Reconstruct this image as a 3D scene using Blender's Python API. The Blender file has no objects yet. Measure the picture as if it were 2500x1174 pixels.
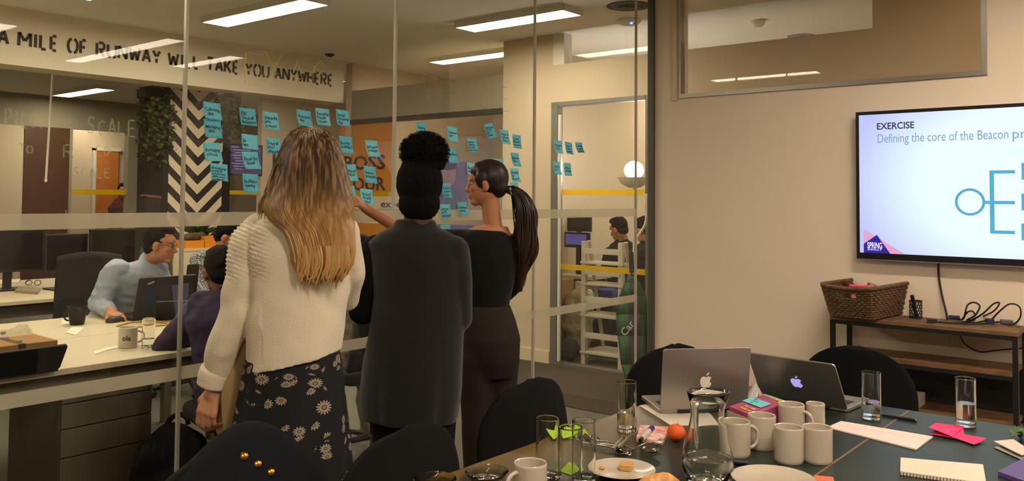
import bpy, bmesh, math, random
from mathutils import Vector, Matrix, noise

# ------------------------------------------------------------------ camera, world, exposure
CX, CY = 1250.0, 405.0                      # principal point in the 2500 x 1174 frame
V1, V2 = (2950.0, 497.0), (-1300.0, 465.0)  # vanishing points of the glass wall (X) and of the screen wall (Y)
FPX = (-((V1[0]-CX)*(V2[0]-CX)+(V1[1]-CY)*(V2[1]-CY)))**.5
def _dv(p): return Vector(((p[0]-CX)/FPX, -(p[1]-CY)/FPX, -1.0)).normalized()
_ex, _ey = _dv(V1), _dv(V2); _ez = _ex.cross(_ey).normalized()
ROT = Matrix((_ex, _ey, _ez))               # camera -> world
CAM = Vector((0, 0, 1.48))
scn = bpy.context.scene
_cd = bpy.data.cameras.new('camera'); cam = bpy.data.objects.new('camera', _cd)
scn.collection.objects.link(cam)
_cd.sensor_fit = 'HORIZONTAL'; _cd.sensor_width = 36.0; _cd.lens = 36.0*FPX/2500.0
_cd.shift_x = 0.0; _cd.shift_y = (CY-587.0)/2500.0; _cd.clip_start = .05
cam.matrix_world = Matrix.Translation(CAM) @ ROT.to_4x4()
scn.camera = cam
wd = bpy.data.worlds.new('world'); scn.world = wd; wd.use_nodes = True
wd.node_tree.nodes['Background'].inputs[0].default_value = (1.0, .80, .55, 1)
wd.node_tree.nodes['Background'].inputs[1].default_value = .03
scn.view_settings.view_transform = 'Standard'; scn.view_settings.look = 'None'
scn.view_settings.exposure = EXPOSURE = 1.8; scn.view_settings.gamma = 1.0
scn.view_settings.use_curve_mapping = False
scn.cycles.transparent_max_bounces = 24; scn.cycles.max_bounces = 10; scn.cycles.transmission_bounces = 10
scn.cycles.caustics_reflective = False; scn.cycles.caustics_refractive = False
scn.cycles.sample_clamp_indirect = 4.0
OFFICE_LAMP, ROOM_LAMP = 9.8, 22.0            # radiance of the tube fittings in the office and in the meeting room
OFFICE_TINT, ROOM_TINT = (1.0, .86, .61), (1.0, .84, .66)

# ------------------------------------------------------------------ helpers
random.seed(7)
COL = scn.collection
def ray(x, y): return ROT @ Vector(((x-CX)/FPX, -(y-CY)/FPX, -1.0))
def onz(x, y, z): d = ray(x, y); return CAM+d*((z-CAM.z)/d.z)
def onx(x, y, X): d = ray(x, y); return CAM+d*(X/d.x)
def ony(x, y, Y): d = ray(x, y); return CAM+d*(Y/d.y)
def atd(x, y, d): return CAM+ray(x, y)*d
def lin(c): return tuple((v/255/12.92 if v <= 10 else ((v/255+.055)/1.055)**2.4) for v in c)
_mats = {}
def M(name, col=(128,128,128), rough=.6, metal=0, bump=None, var=None, emit=0, spec=.5, sheen=0, alpha=1, coat=0):
    if name in _mats: return _mats[name]
    m = bpy.data.materials.new(name); m.use_nodes = True; nt = m.node_tree
    b = nt.nodes['Principled BSDF']; c = lin(col)+(1,)
    b.inputs['Base Color'].default_value = c; b.inputs['Roughness'].default_value = rough
    b.inputs['Metallic'].default_value = metal; b.inputs['Specular IOR Level'].default_value = spec
    b.inputs['Sheen Weight'].default_value = sheen; b.inputs['Coat Weight'].default_value = coat
    b.inputs['Alpha'].default_value = alpha
    if emit:
        b.inputs['Emission Color'].default_value = c; b.inputs['Emission Strength'].default_value = emit
    if bump or var: tc = nt.nodes.new('ShaderNodeTexCoord')
    if var:                                   # (scale, second colour)
        n = nt.nodes.new('ShaderNodeTexNoise'); n.inputs['Scale'].default_value = var[0]; n.inputs['Detail'].default_value = 5
        nt.links.new(tc.outputs['Object'], n.inputs['Vector'])
        r = nt.nodes.new('ShaderNodeValToRGB'); r.color_ramp.elements[0].position = .38; r.color_ramp.elements[1].position = .66
        r.color_ramp.elements[0].color = c; r.color_ramp.elements[1].color = lin(var[1])+(1,)
        nt.links.new(n.outputs['Fac'], r.inputs['Fac']); nt.links.new(r.outputs['Color'], b.inputs['Base Color'])
        if emit: nt.links.new(r.outputs['Color'], b.inputs['Emission Color'])
    if bump:                                  # (scale, strength)
        n = nt.nodes.new('ShaderNodeTexNoise'); n.inputs['Scale'].default_value = bump[0]; n.inputs['Detail'].default_value = 3
        nt.links.new(tc.outputs['Object'], n.inputs['Vector'])
        bp = nt.nodes.new('ShaderNodeBump'); bp.inputs['Strength'].default_value = bump[1]; bp.inputs['Distance'].default_value = .01
        nt.links.new(n.outputs['Fac'], bp.inputs['Height']); nt.links.new(bp.outputs['Normal'], b.inputs['Normal'])
    _mats[name] = m; return m
def glow(name, col, strength):
    if name in _mats: return _mats[name]
    m = bpy.data.materials.new(name); m.use_nodes = True; nt = m.node_tree; nt.nodes.clear()
    e = nt.nodes.new('ShaderNodeEmission'); o = nt.nodes.new('ShaderNodeOutputMaterial')
    e.inputs[0].default_value = tuple(col)+(1,); e.inputs[1].default_value = strength
    nt.links.new(e.outputs[0], o.inputs[0]); _mats[name] = m; return m
def sheet_glass(name, tint=(1, 1, 1), ior=1.45, rough=0.0):   # architectural glass: clear, with a Fresnel mirror image
    if name in _mats: return _mats[name]
    m = bpy.data.materials.new(name); m.use_nodes = True; nt = m.node_tree; nt.nodes.clear()
    t = nt.nodes.new('ShaderNodeBsdfTransparent'); g = nt.nodes.new('ShaderNodeBsdfGlossy'); f = nt.nodes.new('ShaderNodeFresnel')
    x = nt.nodes.new('ShaderNodeMixShader'); o = nt.nodes.new('ShaderNodeOutputMaterial')
    t.inputs[0].default_value = tuple(tint)+(1,); g.inputs['Roughness'].default_value = rough; f.inputs[0].default_value = ior
    geo = nt.nodes.new('ShaderNodeNewGeometry'); mu = nt.nodes.new('ShaderNodeMath'); mu.operation = 'SUBTRACT'; mu.inputs[0].default_value = 1
    mm = nt.nodes.new('ShaderNodeMath'); mm.operation = 'MULTIPLY'
    nt.links.new(geo.outputs['Backfacing'], mu.inputs[1]); nt.links.new(mu.outputs[0], mm.inputs[0]); nt.links.new(f.outputs[0], mm.inputs[1])
    nt.links.new(mm.outputs[0], x.inputs[0]); nt.links.new(t.outputs[0], x.inputs[1]); nt.links.new(g.outputs[0], x.inputs[2])
    nt.links.new(x.outputs[0], o.inputs[0]); _mats[name] = m; return m
def film(name, col, opac):                     # frosted or coloured film on glass
    if name in _mats: return _mats[name]
    m = bpy.data.materials.new(name); m.use_nodes = True; nt = m.node_tree; nt.nodes.clear()
    t = nt.nodes.new('ShaderNodeBsdfTransparent'); d = nt.nodes.new('ShaderNodeBsdfDiffuse'); l = nt.nodes.new('ShaderNodeBsdfTranslucent')
    a = nt.nodes.new('ShaderNodeMixShader'); x = nt.nodes.new('ShaderNodeMixShader'); o = nt.nodes.new('ShaderNodeOutputMaterial')
    c = lin(col)+(1,); d.inputs[0].default_value = c; l.inputs[0].default_value = c
    a.inputs[0].default_value = .5; x.inputs[0].default_value = opac
    nt.links.new(d.outputs[0], a.inputs[1]); nt.links.new(l.outputs[0], a.inputs[2])
    nt.links.new(t.outputs[0], x.inputs[1]); nt.links.new(a.outputs[0], x.inputs[2]); nt.links.new(x.outputs[0], o.inputs[0])
    _mats[name] = m; return m
def solid_glass(name, col=(1, 1, 1), ior=1.45):
    if name in _mats: return _mats[name]
    m = bpy.data.materials.new(name); m.use_nodes = True; b = m.node_tree.nodes['Principled BSDF']
    b.inputs['Base Color'].default_value = tuple(col)+(1,); b.inputs['Roughness'].default_value = 0
    b.inputs['IOR'].default_value = ior; b.inputs['Transmission Weight'].default_value = 1
    _mats[name] = m; return m

def root_of(o):
    while o.parent: o = o.parent
    return o
class MB:
    def __init__(s): s.v = []; s.f = []
    def add(s, vs, fs):
        o = len(s.v); s.v += [Vector(v) for v in vs]; s.f += [tuple(i+o for i in f) for f in fs]; return s
    def box(s, c, d, rot=None):
        hx, hy, hz = d[0]/2, d[1]/2, d[2]/2; c = Vector(c)
        vs = [Vector((x, y, z)) for z in (-hz, hz) for x, y in ((-hx, -hy), (hx, -hy), (hx, hy), (-hx, hy))]
        if rot is not None: vs = [rot @ v for v in vs]
        return s.add([c+v for v in vs], [(3,2,1,0), (4,5,6,7), (0,1,5,4), (1,2,6,5), (2,3,7,6), (3,0,4,7)])
    def span(s, a, b):
        return s.box([(a[i]+b[i])/2 for i in range(3)], [abs(b[i]-a[i]) for i in range(3)])
    def loft(s, rings, cap=True, closed=False):
        n = len(rings[0]); vs = [p for r in rings for p in r]; fs = []; m = len(rings)
        for i in range(m if closed else m-1):
            j = (i+1) % m
            for k in range(n):
                l = (k+1) % n; fs.append((i*n+k, i*n+l, j*n+l, j*n+k))
        if cap and not closed: fs += [tuple(range(n-1, -1, -1)), tuple((m-1)*n+k for k in range(n))]
        return s.add(vs, fs)
    def tube(s, pts, rad, n=8, cap=True, up=(0, 0, 1), closed=False):
        pts = [Vector(p) for p in pts]; m = len(pts)
        if not isinstance(rad, (list, tuple)): rad = [rad]*m
        elif len(rad) != m:
            rr = []
            for i in range(m):
                t = i/(m-1)*(len(rad)-1); k = min(int(t), len(rad)-2); f = t-k
                a, b = rad[k], rad[k+1]
                rr.append(tuple(p*(1-f)+q*f for p, q in zip(a, b)) if isinstance(a, tuple) else a*(1-f)+b*f)
            rad = rr
        rings = []; u = None
        for i, p in enumerate(pts):
            t = (pts[(i+1) % m]-pts[i-1]) if closed else (pts[min(i+1, m-1)]-pts[max(i-1, 0)])
            t = t.normalized() if t.length > 1e-9 else Vector((0, 0, 1))
            if u is None:
                u = Vector(up)-t*t.dot(Vector(up))
                if u.length < .05: u = Vector((1, 0, 0))-t*t.x
            else: u = u-t*t.dot(u)
            u.normalize(); w = t.cross(u); r = rad[i]; a, b = (r if isinstance(r, tuple) else (r, r))
            rings.append([p+u*(a*math.cos(2*math.pi*k/n))+w*(b*math.sin(2*math.pi*k/n)) for k in range(n)])
        return s.loft(rings, cap, closed)
    def limb(s, a, b, ra, rb, n=12):            # tapered capsule
        a, b = Vector(a), Vector(b); d = (b-a).normalized()
        pts, rs = [], []
        for k in range(4): t = math.pi/2*(k/4); pts.append(a-d*ra*math.cos(t)); rs.append(max(ra*math.sin(t), ra*.08))
        pts += [a, b]; rs += [ra, rb]
        for k in range(1, 5): t = math.pi/2*(k/4); pts.append(b+d*rb*math.sin(t)); rs.append(max(rb*math.cos(t), rb*.08))
        return s.tube(pts, rs, n)
    def lathe(s, prof, c=(0, 0, 0), n=28):
        c = Vector(c)
        return s.loft([[c+Vector((max(r, 1e-4)*math.cos(2*math.pi*k/n), max(r, 1e-4)*math.sin(2*math.pi*k/n), z)) for k in range(n)] for r, z in prof])
    def ell(s, c, r, n=14, m=9, axes=None):
        c = Vector(c); ax = axes or (Vector((1,0,0)), Vector((0,1,0)), Vector((0,0,1)))
        rings = []
        for i in range(m+1):
            t = -math.pi/2+math.pi*i/m; cz = math.sin(t); cr = max(math.cos(t), .004)
            rings.append([c+ax[0]*(r[0]*cr*math.cos(2*math.pi*k/n))+ax[1]*(r[1]*cr*math.sin(2*math.pi*k/n))+ax[2]*(r[2]*cz) for k in range(n)])
        return s.loft(rings)
    def prism(s, poly, o, ux, uy, t):
        o, ux, uy = Vector(o), Vector(ux), Vector(uy); uz = ux.cross(uy).normalized(); n = len(poly)
        a = [o+ux*p[0]+uy*p[1] for p in poly]; b = [p+uz*t for p in a]
        return s.add(a+b, [tuple(range(n-1, -1, -1)), tuple(range(n, 2*n))]+[(i, (i+1) % n, n+(i+1) % n, n+i) for i in range(n)])
    def surf(s, fn, nu, nv):                    # open sheet fn(u, v)
        vs = [fn(i/nu, j/nv) for j in range(nv+1) for i in range(nu+1)]
        return s.add(vs, [(j*(nu+1)+i, j*(nu+1)+i+1, (j+1)*(nu+1)+i+1, (j+1)*(nu+1)+i) for j in range(nv) for i in range(nu)])
    def build(s, name, mat, parent=None, smooth=False, bevel=0, remesh=0, relax=0, warp=None, thick=0, kind=None):
        me = bpy.data.meshes.new(name)
        if remesh:
            tm = bpy.data.meshes.new('t'); tm.from_pydata(s.v, [], s.f)
            bm = bmesh.new(); bm.from_mesh(tm); bmesh.ops.recalc_face_normals(bm, faces=bm.faces); bm.to_mesh(tm); bm.free()
            to = bpy.data.objects.new('t', tm); COL.objects.link(to)
            md = to.modifiers.new('r', 'REMESH'); md.mode = 'VOXEL'; md.voxel_size = remesh
            if relax: sm = to.modifiers.new('s', 'SMOOTH'); sm.factor = .5; sm.iterations = relax
            dg = bpy.context.evaluated_depsgraph_get(); em = bpy.data.meshes.new_from_object(to.evaluated_get(dg))
            vs = [v.co.copy() for v in em.vertices]; nr = [v.normal.copy() for v in em.vertices]; fs = [tuple(p.vertices) for p in em.polygons]
            bpy.data.objects.remove(to); bpy.data.meshes.remove(tm); bpy.data.meshes.remove(em)
            smooth = True
            if warp: vs = [v+n*warp(v, n) for v, n in zip(vs, nr)]
        else: vs, fs = s.v, s.f
        if parent is not None: off = root_of(parent).location.copy()
        else:
            lo = [min(v[i] for v in vs) for i in range(3)]; hi = [max(v[i] for v in vs) for i in range(3)]
            off = Vector(((lo[0]+hi[0])/2, (lo[1]+hi[1])/2, lo[2]))
        me.from_pydata([v-off for v in vs], [], fs)
        if not remesh:
            bm = bmesh.new(); bm.from_mesh(me); bmesh.ops.recalc_face_normals(bm, faces=bm.faces); bm.to_mesh(me); bm.free()
        if smooth: me.polygons.foreach_set('use_smooth', [True]*len(me.polygons))
        me.update()
        o = bpy.data.objects.new(name, me); COL.objects.link(o)
        if mat: me.materials.append(mat)
        if parent is not None: o.parent = parent
        else: o.location = off
        if thick: t = o.modifiers.new('thickness', 'SOLIDIFY'); t.thickness = thick; t.offset = 0
        if bevel: b = o.modifiers.new('bevel', 'BEVEL'); b.width = bevel; b.segments = 2; b.limit_method = 'ANGLE'
        if smooth and not remesh and not bevel:
            try: me.set_sharp_from_angle(angle=math.radians(50))
            except Exception: pass
        if kind: o['kind'] = kind
        return o
def thing(name, label, cat, loc, group=None):
    o = bpy.data.objects.new(name, None); COL.objects.link(o); o.location = loc; o.empty_display_size = .1
    return tag(o, label, cat, group)
def tag(o, label, cat, group=None):
    o['label'] = label; o['category'] = cat
    if group: o['group'] = group
    return o
def struct(o): o['kind'] = 'structure'; return o
def structure(name, loc=(0, 0, 0)):
    o = bpy.data.objects.new(name, None); COL.objects.link(o); o.location = loc; return struct(o)
def copy_tree(o, parent=None):
    c = o.copy(); COL.objects.link(c); c.parent = parent
    if parent is not None: c.matrix_parent_inverse = o.matrix_parent_inverse.copy()
    for ch in list(o.children): copy_tree(ch, c)
    return c
def bx(name, mat, a, b, parent=None, bevel=0): return MB().span(a, b).build(name, mat, parent, bevel=bevel)
def arc(c, ux, uy, r, a0, a1, n):
    c, ux, uy = Vector(c), Vector(ux), Vector(uy)
    return [c+ux*(r*math.cos(a0+(a1-a0)*i/n))+uy*(r*math.sin(a0+(a1-a0)*i/n)) for i in range(n+1)]
def smooth_path(pts, n=6):                      # Catmull-Rom through the points
    pts = [Vector(p) for p in pts]; P = [pts[0]*2-pts[1]]+pts+[pts[-1]*2-pts[-2]]; out = []
    for i in range(1, len(P)-2):
        a, b, c, d = P[i-1:i+3]
        for k in range(n):
            t = k/n; out.append(.5*((2*b)+(c-a)*t+(2*a-5*b+4*c-d)*t*t+(3*b-a-3*c+d)*t**3))
    return out+[pts[-1]]
def text_geo(txt, size, bold=0, shear=0, res=2, align='LEFT', space=1.0):
    cu = bpy.data.curves.new('t', 'FONT'); cu.body = txt; cu.size = size; cu.offset = bold; cu.shear = shear
    cu.resolution_u = res; cu.align_x = align; cu.space_character = space; cu.space_line = .85
    to = bpy.data.objects.new('t', cu); COL.objects.link(to)
    dg = bpy.context.evaluated_depsgraph_get(); me = bpy.data.meshes.new_from_object(to.evaluated_get(dg))
    g = [v.co.copy() for v in me.vertices], [tuple(p.vertices) for p in me.polygons]
    bpy.data.objects.remove(to); bpy.data.curves.remove(cu); bpy.data.meshes.remove(me); return g
def put_text(mb, txt, size, o, ux, uy, width=None, **k):
    vs, fs = text_geo(txt, size, **k)
    if not vs: return
    if width:
        w = max(v.x for v in vs)-min(v.x for v in vs); q = width/w
        vs = [Vector((v.x*q, v.y, 0)) for v in vs]
    o, ux, uy = Vector(o), Vector(ux), Vector(uy)
    mb.add([o+ux*v.x+uy*v.y for v in vs], fs)
# single-stroke capitals in a unit box
STROKES = {'A': [[(0,0),(.5,1)],[(.5,1),(1,0)],[(.2,.35),(.8,.35)]], 'M': [[(0,0),(0,1)],[(0,1),(.5,.35)],[(.5,.35),(1,1)],[(1,1),(1,0)]],
 'I': [[(.5,0),(.5,1)]], 'L': [[(0,1),(0,0)],[(0,0),(.85,0)]], 'E': [[(0,0),(0,1)],[(.12,1),(.85,1)],[(.12,.5),(.75,.5)],[(.12,0),(.85,0)]],
 'O': [[(.46,1),(.2,.93),(.04,.72),(0,.5),(.04,.28),(.2,.07),(.46,0)],[(.54,1),(.8,.93),(.96,.72),(1,.5),(.96,.28),(.8,.07),(.54,0)]],
 'F': [[(0,0),(0,1)],[(.12,1),(.85,1)],[(.12,.5),(.75,.5)]], 'R': [[(0,0),(0,1)],[(.14,1),(.65,1),(.88,.88),(.88,.62),(.65,.5),(.14,.5)],[(.42,.45),(.95,0)]],
 'U': [[(0,1),(0,.3),(.15,.08),(.42,0)],[(1,1),(1,.3),(.85,.08),(.58,0)]], 'N': [[(0,0),(0,1)],[(0,1),(1,0)],[(1,0),(1,1)]],
 'W': [[(0,1),(.25,0)],[(.25,0),(.5,.8)],[(.5,.8),(.75,0)],[(.75,0),(1,1)]], 'Y': [[(0,1),(.5,.5)],[(1,1),(.5,.5)],[(.5,.42),(.5,0)]],
 'T': [[(0,1),(1,1)],[(.5,.9),(.5,0)]], 'K': [[(0,0),(0,1)],[(.12,.45),(.9,1)],[(.3,.55),(.95,0)]], 'H': [[(0,0),(0,1)],[(1,0),(1,1)],[(.12,.5),(.88,.5)]],
 'P': [[(0,0),(0,1),(.6,1),(.9,.8),(.85,.55),(.5,.45),(0,.45)]], 'S': [[(.9,.9),(.5,1),(.15,.85),(.2,.6),(.75,.45),(.85,.2),(.5,0),(.1,.1)]],
 'C': [[(.9,.85),(.55,1),(.15,.75),(.1,.35),(.4,.02),(.9,.15)]], 'X': [[(0,0),(1,1)],[(0,1),(1,0)]], 'B': [[(0,0),(0,1),(.6,.95),(.7,.7),(.1,.5),(.8,.35),(.7,.05),(0,0)]],
 '7': [[(0,1),(1,1),(.4,0)]], 'D': [[(0,0),(0,1),(.6,.9),(.9,.5),(.6,.05),(0,0)]]}
def stroke_letter(mb, ch, o, ux, uy, w, h, th, trim=0.0, n=None):
    o, ux, uy = Vector(o), Vector(ux), Vector(uy); uz = ux.cross(uy).normalized()
    for st in STROKES.get(ch, []):
        pts = [Vector((p[0]*w, p[1]*h)) for p in st]
        for k, e in ((0, 1), (-1, -2)):
            d = pts[e]-pts[k]
            if d.length > 0: pts[k] = pts[k]+d.normalized()*trim
        L, Rr = [], []
        for i, p in enumerate(pts):
            d = (pts[min(i+1, len(pts)-1)]-pts[max(i-1, 0)]).normalized(); nn = Vector((-d.y, d.x))*th/2
            L.append(p+nn); Rr.append(p-nn)
        a = [o+ux*p.x+uy*p.y+uz*.0015 for p in L]; b = [o+ux*p.x+uy*p.y+uz*.0015 for p in Rr]
        m = len(a); mb.add(a+b, [(i, m+i, m+i+1, i+1) for i in range(m-1)])
# ------------------------------------------------------------------ the rooms
D, XE, X2, HC = 3.08, 5.36, 6.184, 2.97      # glass wall, screen wall, corridor wall, ceiling
GX = Vector((1, 0, 0)); UP = Vector((0, 0, 1))
plaster = M('plaster', (236, 218, 196), .85, bump=(60, .05))
plaster_o = M('plaster_office', (206, 190, 164), .85)
ceil_m = M('ceiling_white', (232, 228, 218), .9)
grey_m = M('grey_panel', (150, 142, 122), .8)
metal_g = M('grey_metal', (128, 126, 120), .4, .6)
alu = M('brushed_aluminium', (176, 172, 166), .32, .9)
black_f = M('black_plastic', (18, 18, 19), .5)
white_p = M('white_paint', (226, 222, 210), .5)
pane_m = sheet_glass('pane_glass')
frost = film('frosted_film', (206, 198, 178), .55)
yellow_f = film('yellow_film', (236, 208, 44), .92)
floor_m = M('floor_vinyl', (94, 93, 80), .55, var=(3, (102, 101, 88)))
carpet_m = M('carpet_brown', (64, 54, 40), .95, bump=(220, .5), var=(90, (74, 63, 47)))

struct(bx('floor', floor_m, (-5, -5, -.1), (12, 15, 0)))
_ce = onz(1362, 990, 0), onz(1490, 1013, 0); CEDGE = (_ce[0].x+_ce[1].x)/2
struct(bx('floor_carpet', carpet_m, (CEDGE, D+.02, .0), (X2-.005, 9, .006)))
struct(bx('ceiling', ceil_m, (-5, -5, HC), (12, 15, HC+.1)))
struct(bx('wall_back', plaster, (-5, -5.1, 0), (XE, -5, HC)))
struct(bx('wall_left', plaster, (-5.1, -5, 0), (-5, 15, HC)))
# screen wall with a high window
w = structure('wall_right')
wy0, wy1, wz = .945, 2.86, 2.19
for a, b in (((XE, -5, 0), (XE+.12, D+.04, wz)), ((XE, -5, wz), (XE+.12, wy0, HC)), ((XE, wy1, wz), (XE+.12, D+.04, HC))):
    bx('plaster_panel', plaster, a, b, w)
wn = structure('window_1')
fr = .028
bx('frame_rail', alu, (XE-.012, wy0, wz), (XE+.05, wy1, wz+fr), wn)
bx('frame_rail', alu, (XE-.012, wy0, wz+fr), (XE+.05, wy0+fr, HC), wn)
bx('frame_rail', alu, (XE-.012, wy1-.012, wz+fr), (XE+.05, wy1, HC), wn)
bx('pane', pane_m, (XE+.012, wy0+fr, wz+fr), (XE+.022, wy1-.012, HC), wn)
bx('sill_rail', M('dark_rail', (70, 68, 62), .5), (XE+.05, wy0, wz), (XE+.12, wy1, wz+.035), wn)
struct(bx('trim_1', M('cream_trim', (224, 204, 170), .7), (XE-.014, wy1+.02, wz-.015), (XE, wy1+.055, HC)))
struct(bx('baseboard_right', white_p, (XE-.015, -5, 0), (XE, D-.03, .1)))
# glass partition
gw = structure('wall_glass')
joints = [-1.57, -.46, .65, 1.754, 2.858, 3.977, 5.132, XE-.03]
for a, b in zip(joints[:-1], joints[1:]):
    bx('pane', pane_m, (a+.006, D-.006, .03), (b-.006, D+.006, HC-.02), gw)
    if b < 5.2:
        for zc, hh in ((1.389, .054), (.800, .050)):
            bx('frosted_band', frost, (a+.006, D-.0085, zc-hh/2), (b-.006, D-.0068, zc+hh/2), gw)
for x in joints[1:-1]: bx('joint', M('joint_strip', (176, 170, 152), .25), (x-.0058, D-.0075, .03), (x+.0058, D+.0075, HC-.02), gw)
bx('floor_track', metal_g, (-1.57, D-.02, 0), (XE, D+.02, .03), gw)
bx('head_track', metal_g, (-1.57, D-.02, HC-.02), (XE, D+.02, HC), gw)
bx('end_post', M('post_grey', (96, 93, 86), .45, .5), (XE-.03, D-.022, .03), (XE+.0, D+.022, HC-.02), gw)
struct(bx('wall_partition', plaster, (-5, D-.06, 0), (-1.57, D+.06, HC)))
# corridor wall with glazed door
DY0, DY1, DZ = 3.555, 4.577, 2.347
w = structure('wall_corridor')
for a, b in (((X2, -5, 0), (X2+.12, DY0, DZ)), ((X2, -5, DZ), (X2+.12, DY1, 2.69)), ((X2, -5, 2.69), (X2+.12, 1.80, HC)), ((X2, DY1, 0), (X2+.12, 5.166, HC))):
    bx('plaster_panel', plaster_o, a, b, w)
bx('header_beam', grey_m, (X2, 5.166, 2.335), (X2+.12, 7.36, 2.66), w)  # grey stands in for the shade lying on this header
struct(bx('baseboard_corridor', M('cream_skirting', (218, 204, 172), .6), (X2-.016, DY1+.02, 0), (X2, 5.166, .115)))
wn = structure('window_2')
bx('pane', pane_m, (X2+.05, 1.80, 2.69), (X2+.06, DY1-.06, HC), wn)
bx('frame_rail', white_p, (X2, DY1-.12, 2.69), (X2+.12, DY1, HC), wn)
wn = structure('window_3')
bx('pane', pane_m, (X2+.05, 5.166, 2.66), (X2+.06, 7.36, HC), wn)
dr = structure('door_1')
for a, b in (((X2-.03, DY1-.075, 0), (X2+.05, DY1, DZ)), ((X2-.03, DY0, 0), (X2+.05, DY0+.05, DZ)), ((X2-.03, DY0+.05, DZ-.04), (X2+.05, DY1-.075, DZ)), ((X2-.03, DY0+.05, 0), (X2+.05, DY1-.075, .035))):
    bx('frame_rail', M('door_grey', (122, 120, 112), .4, .4), a, b, dr, bevel=.004)
bx('pane', pane_m, (X2-.004, DY0+.05, .035), (X2+.004, DY1-.075, DZ-.04), dr)
for zc in (1.538, .878): bx('yellow_band', yellow_f, (X2-.0075, DY0+.05, zc-.024), (X2-.0055, DY1-.06, zc+.024), dr)
MB().tube([(X2-.05, DY1-.115, .05), (X2-.05, DY1-.115, DZ-.12)], .016, 10).build('pull_bar', M('white_gloss', (222, 220, 212), .3), dr, smooth=True)
# glazed office on the left of the corridor wall
dk = M('dark_frame', (62, 58, 50), .5)
wn = structure('window_4')
bx('frame_rail', dk, (X2-.02, 5.166, 2.285), (X2+.06, 7.36, 2.335), wn)
for y0, y1 in ((5.166, 6.03), (6.04, 6.70), (6.71, 7.36)): bx('pane', pane_m, (X2+.01, y0, .03), (X2+.02, y1, 2.285), wn)
bx('frosted_band', frost, (X2+.004, 5.166, 1.30), (X2+.0085, 7.36, 1.36), wn)
bx('orange_panel', film('orange_film', (232, 176, 92), .93), (X2+.003, 6.70, 1.49), (X2+.0085, 7.55, 2.283), wn)
bx('orange_panel', film('orange_film', (232, 176, 92), .93), (X2+.003, 6.70, .05), (X2+.0085, 7.55, 1.20), wn)
bx('yellow_band', yellow_f, (X2+.001, 6.70, 1.49), (X2+.0028, 7.55, 1.535), wn)
tm = M('poster_ink', (66, 54, 66), .6)
def panel_text(txt, x0, y0, x1, y1, name='lettering', mat=None, parent=wn):   # text fitted to a pixel box on the corridor wall glass
    a, b = onx(x0, y1, X2), onx(x1, y0, X2); mb = MB()
    put_text(mb, txt, 1.0, (X2-.003, a.y, a.z), (0, -1, 0), (0, 0, 1), bold=.02)
    ys = [v.y for v in mb.v]; zs = [v.z for v in mb.v]
    sy = abs(b.y-a.y)/(max(ys)-min(ys)); sz = abs(b.z-a.z)/(max(zs)-min(zs)); my = max(ys); mz = min(zs)
    mb.v = [Vector((v.x, a.y+(v.y-my)*sy, a.z+(v.z-mz)*sz)) for v in mb.v]
    return mb.build(name, mat or tm, parent)
panel_text('BOSS', 840, 377, 941, 416); panel_text('YOUR', 838, 432, 942, 465); panel_text('experts', 930, 492, 1010, 512)
panel_text('70', 868, 578, 912, 602); panel_text('RECYCLE', 823, 672, 892, 684)
_c = onx(842, 705, X2)
MB().prism([(.055*math.cos(a*.2618), .055*math.sin(a*.2618)) for a in range(24)], (X2-.001, _c.y, _c.z), (0, -1, 0), (0, 0, 1), -.002).build('round_badge', M('badge_green', (60, 130, 50), .6), wn)
MB().prism([((.04 if a % 2 else .017)*math.cos(a*.6283+.3142), (.04 if a % 2 else .017)*math.sin(a*.6283+.3142)) for a in range(10)], (X2-.004, _c.y, _c.z), (0, -1, 0), (0, 0, 1), -.001).build('star', white_p, wn)
struct(bx('wall_office_end', plaster_o, (X2, 7.36, 0), (9.4, 7.46, HC)))
struct(bx('wall_office_back', M('office_white', (226, 222, 214), .8), (8.6, 5.3, 0), (8.7, 7.36, HC)))
struct(bx('wall_office_side', plaster_o, (X2+.12, 5.08, 0), (9.4, 5.18, HC)))
# rooms behind the screen wall and behind the door
struct(bx('wall_store_back', plaster_o, (10.4, -2.1, 0), (10.5, 5.08, HC)))
struct(bx('wall_store_side', plaster_o, (X2+.12, -2.1, 0), (10.4, -2, HC)))
# soffit with stencilled lettering
sf = structure('soffit')
bx('soffit_panel', M('soffit_paint', (222, 214, 192), .85), (-5, 7.34, 2.51), (6.05, 7.64, HC), sf)
ink = M('stencil_ink', (58, 50, 40), .7)
phrase = 'A MILE OF RUNWAY WILL TAKE YOU ANYWHERE'
wid = {'I': .35, 'M': 1.25, 'W': 1.35, ' ': .42, 'O': 1.1, 'L': .8, 'E': .8, 'F': .8}
tot = sum((wid.get(c, 1.0)*.72+.26) for c in phrase); x = 2.595; unit = (5.92-2.595)/tot
for c in phrase:
    wd_ = wid.get(c, 1.0)*.72*unit
    if c != ' ':
        mb = MB(); stroke_letter(mb, c, (x, 7.3385, 2.665+.006*(x-2.6)), GX, UP, wd_, .118, .024, .006)
        mb.build('stencil_letter', ink, sf)
    x += wd_+.26*unit
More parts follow.
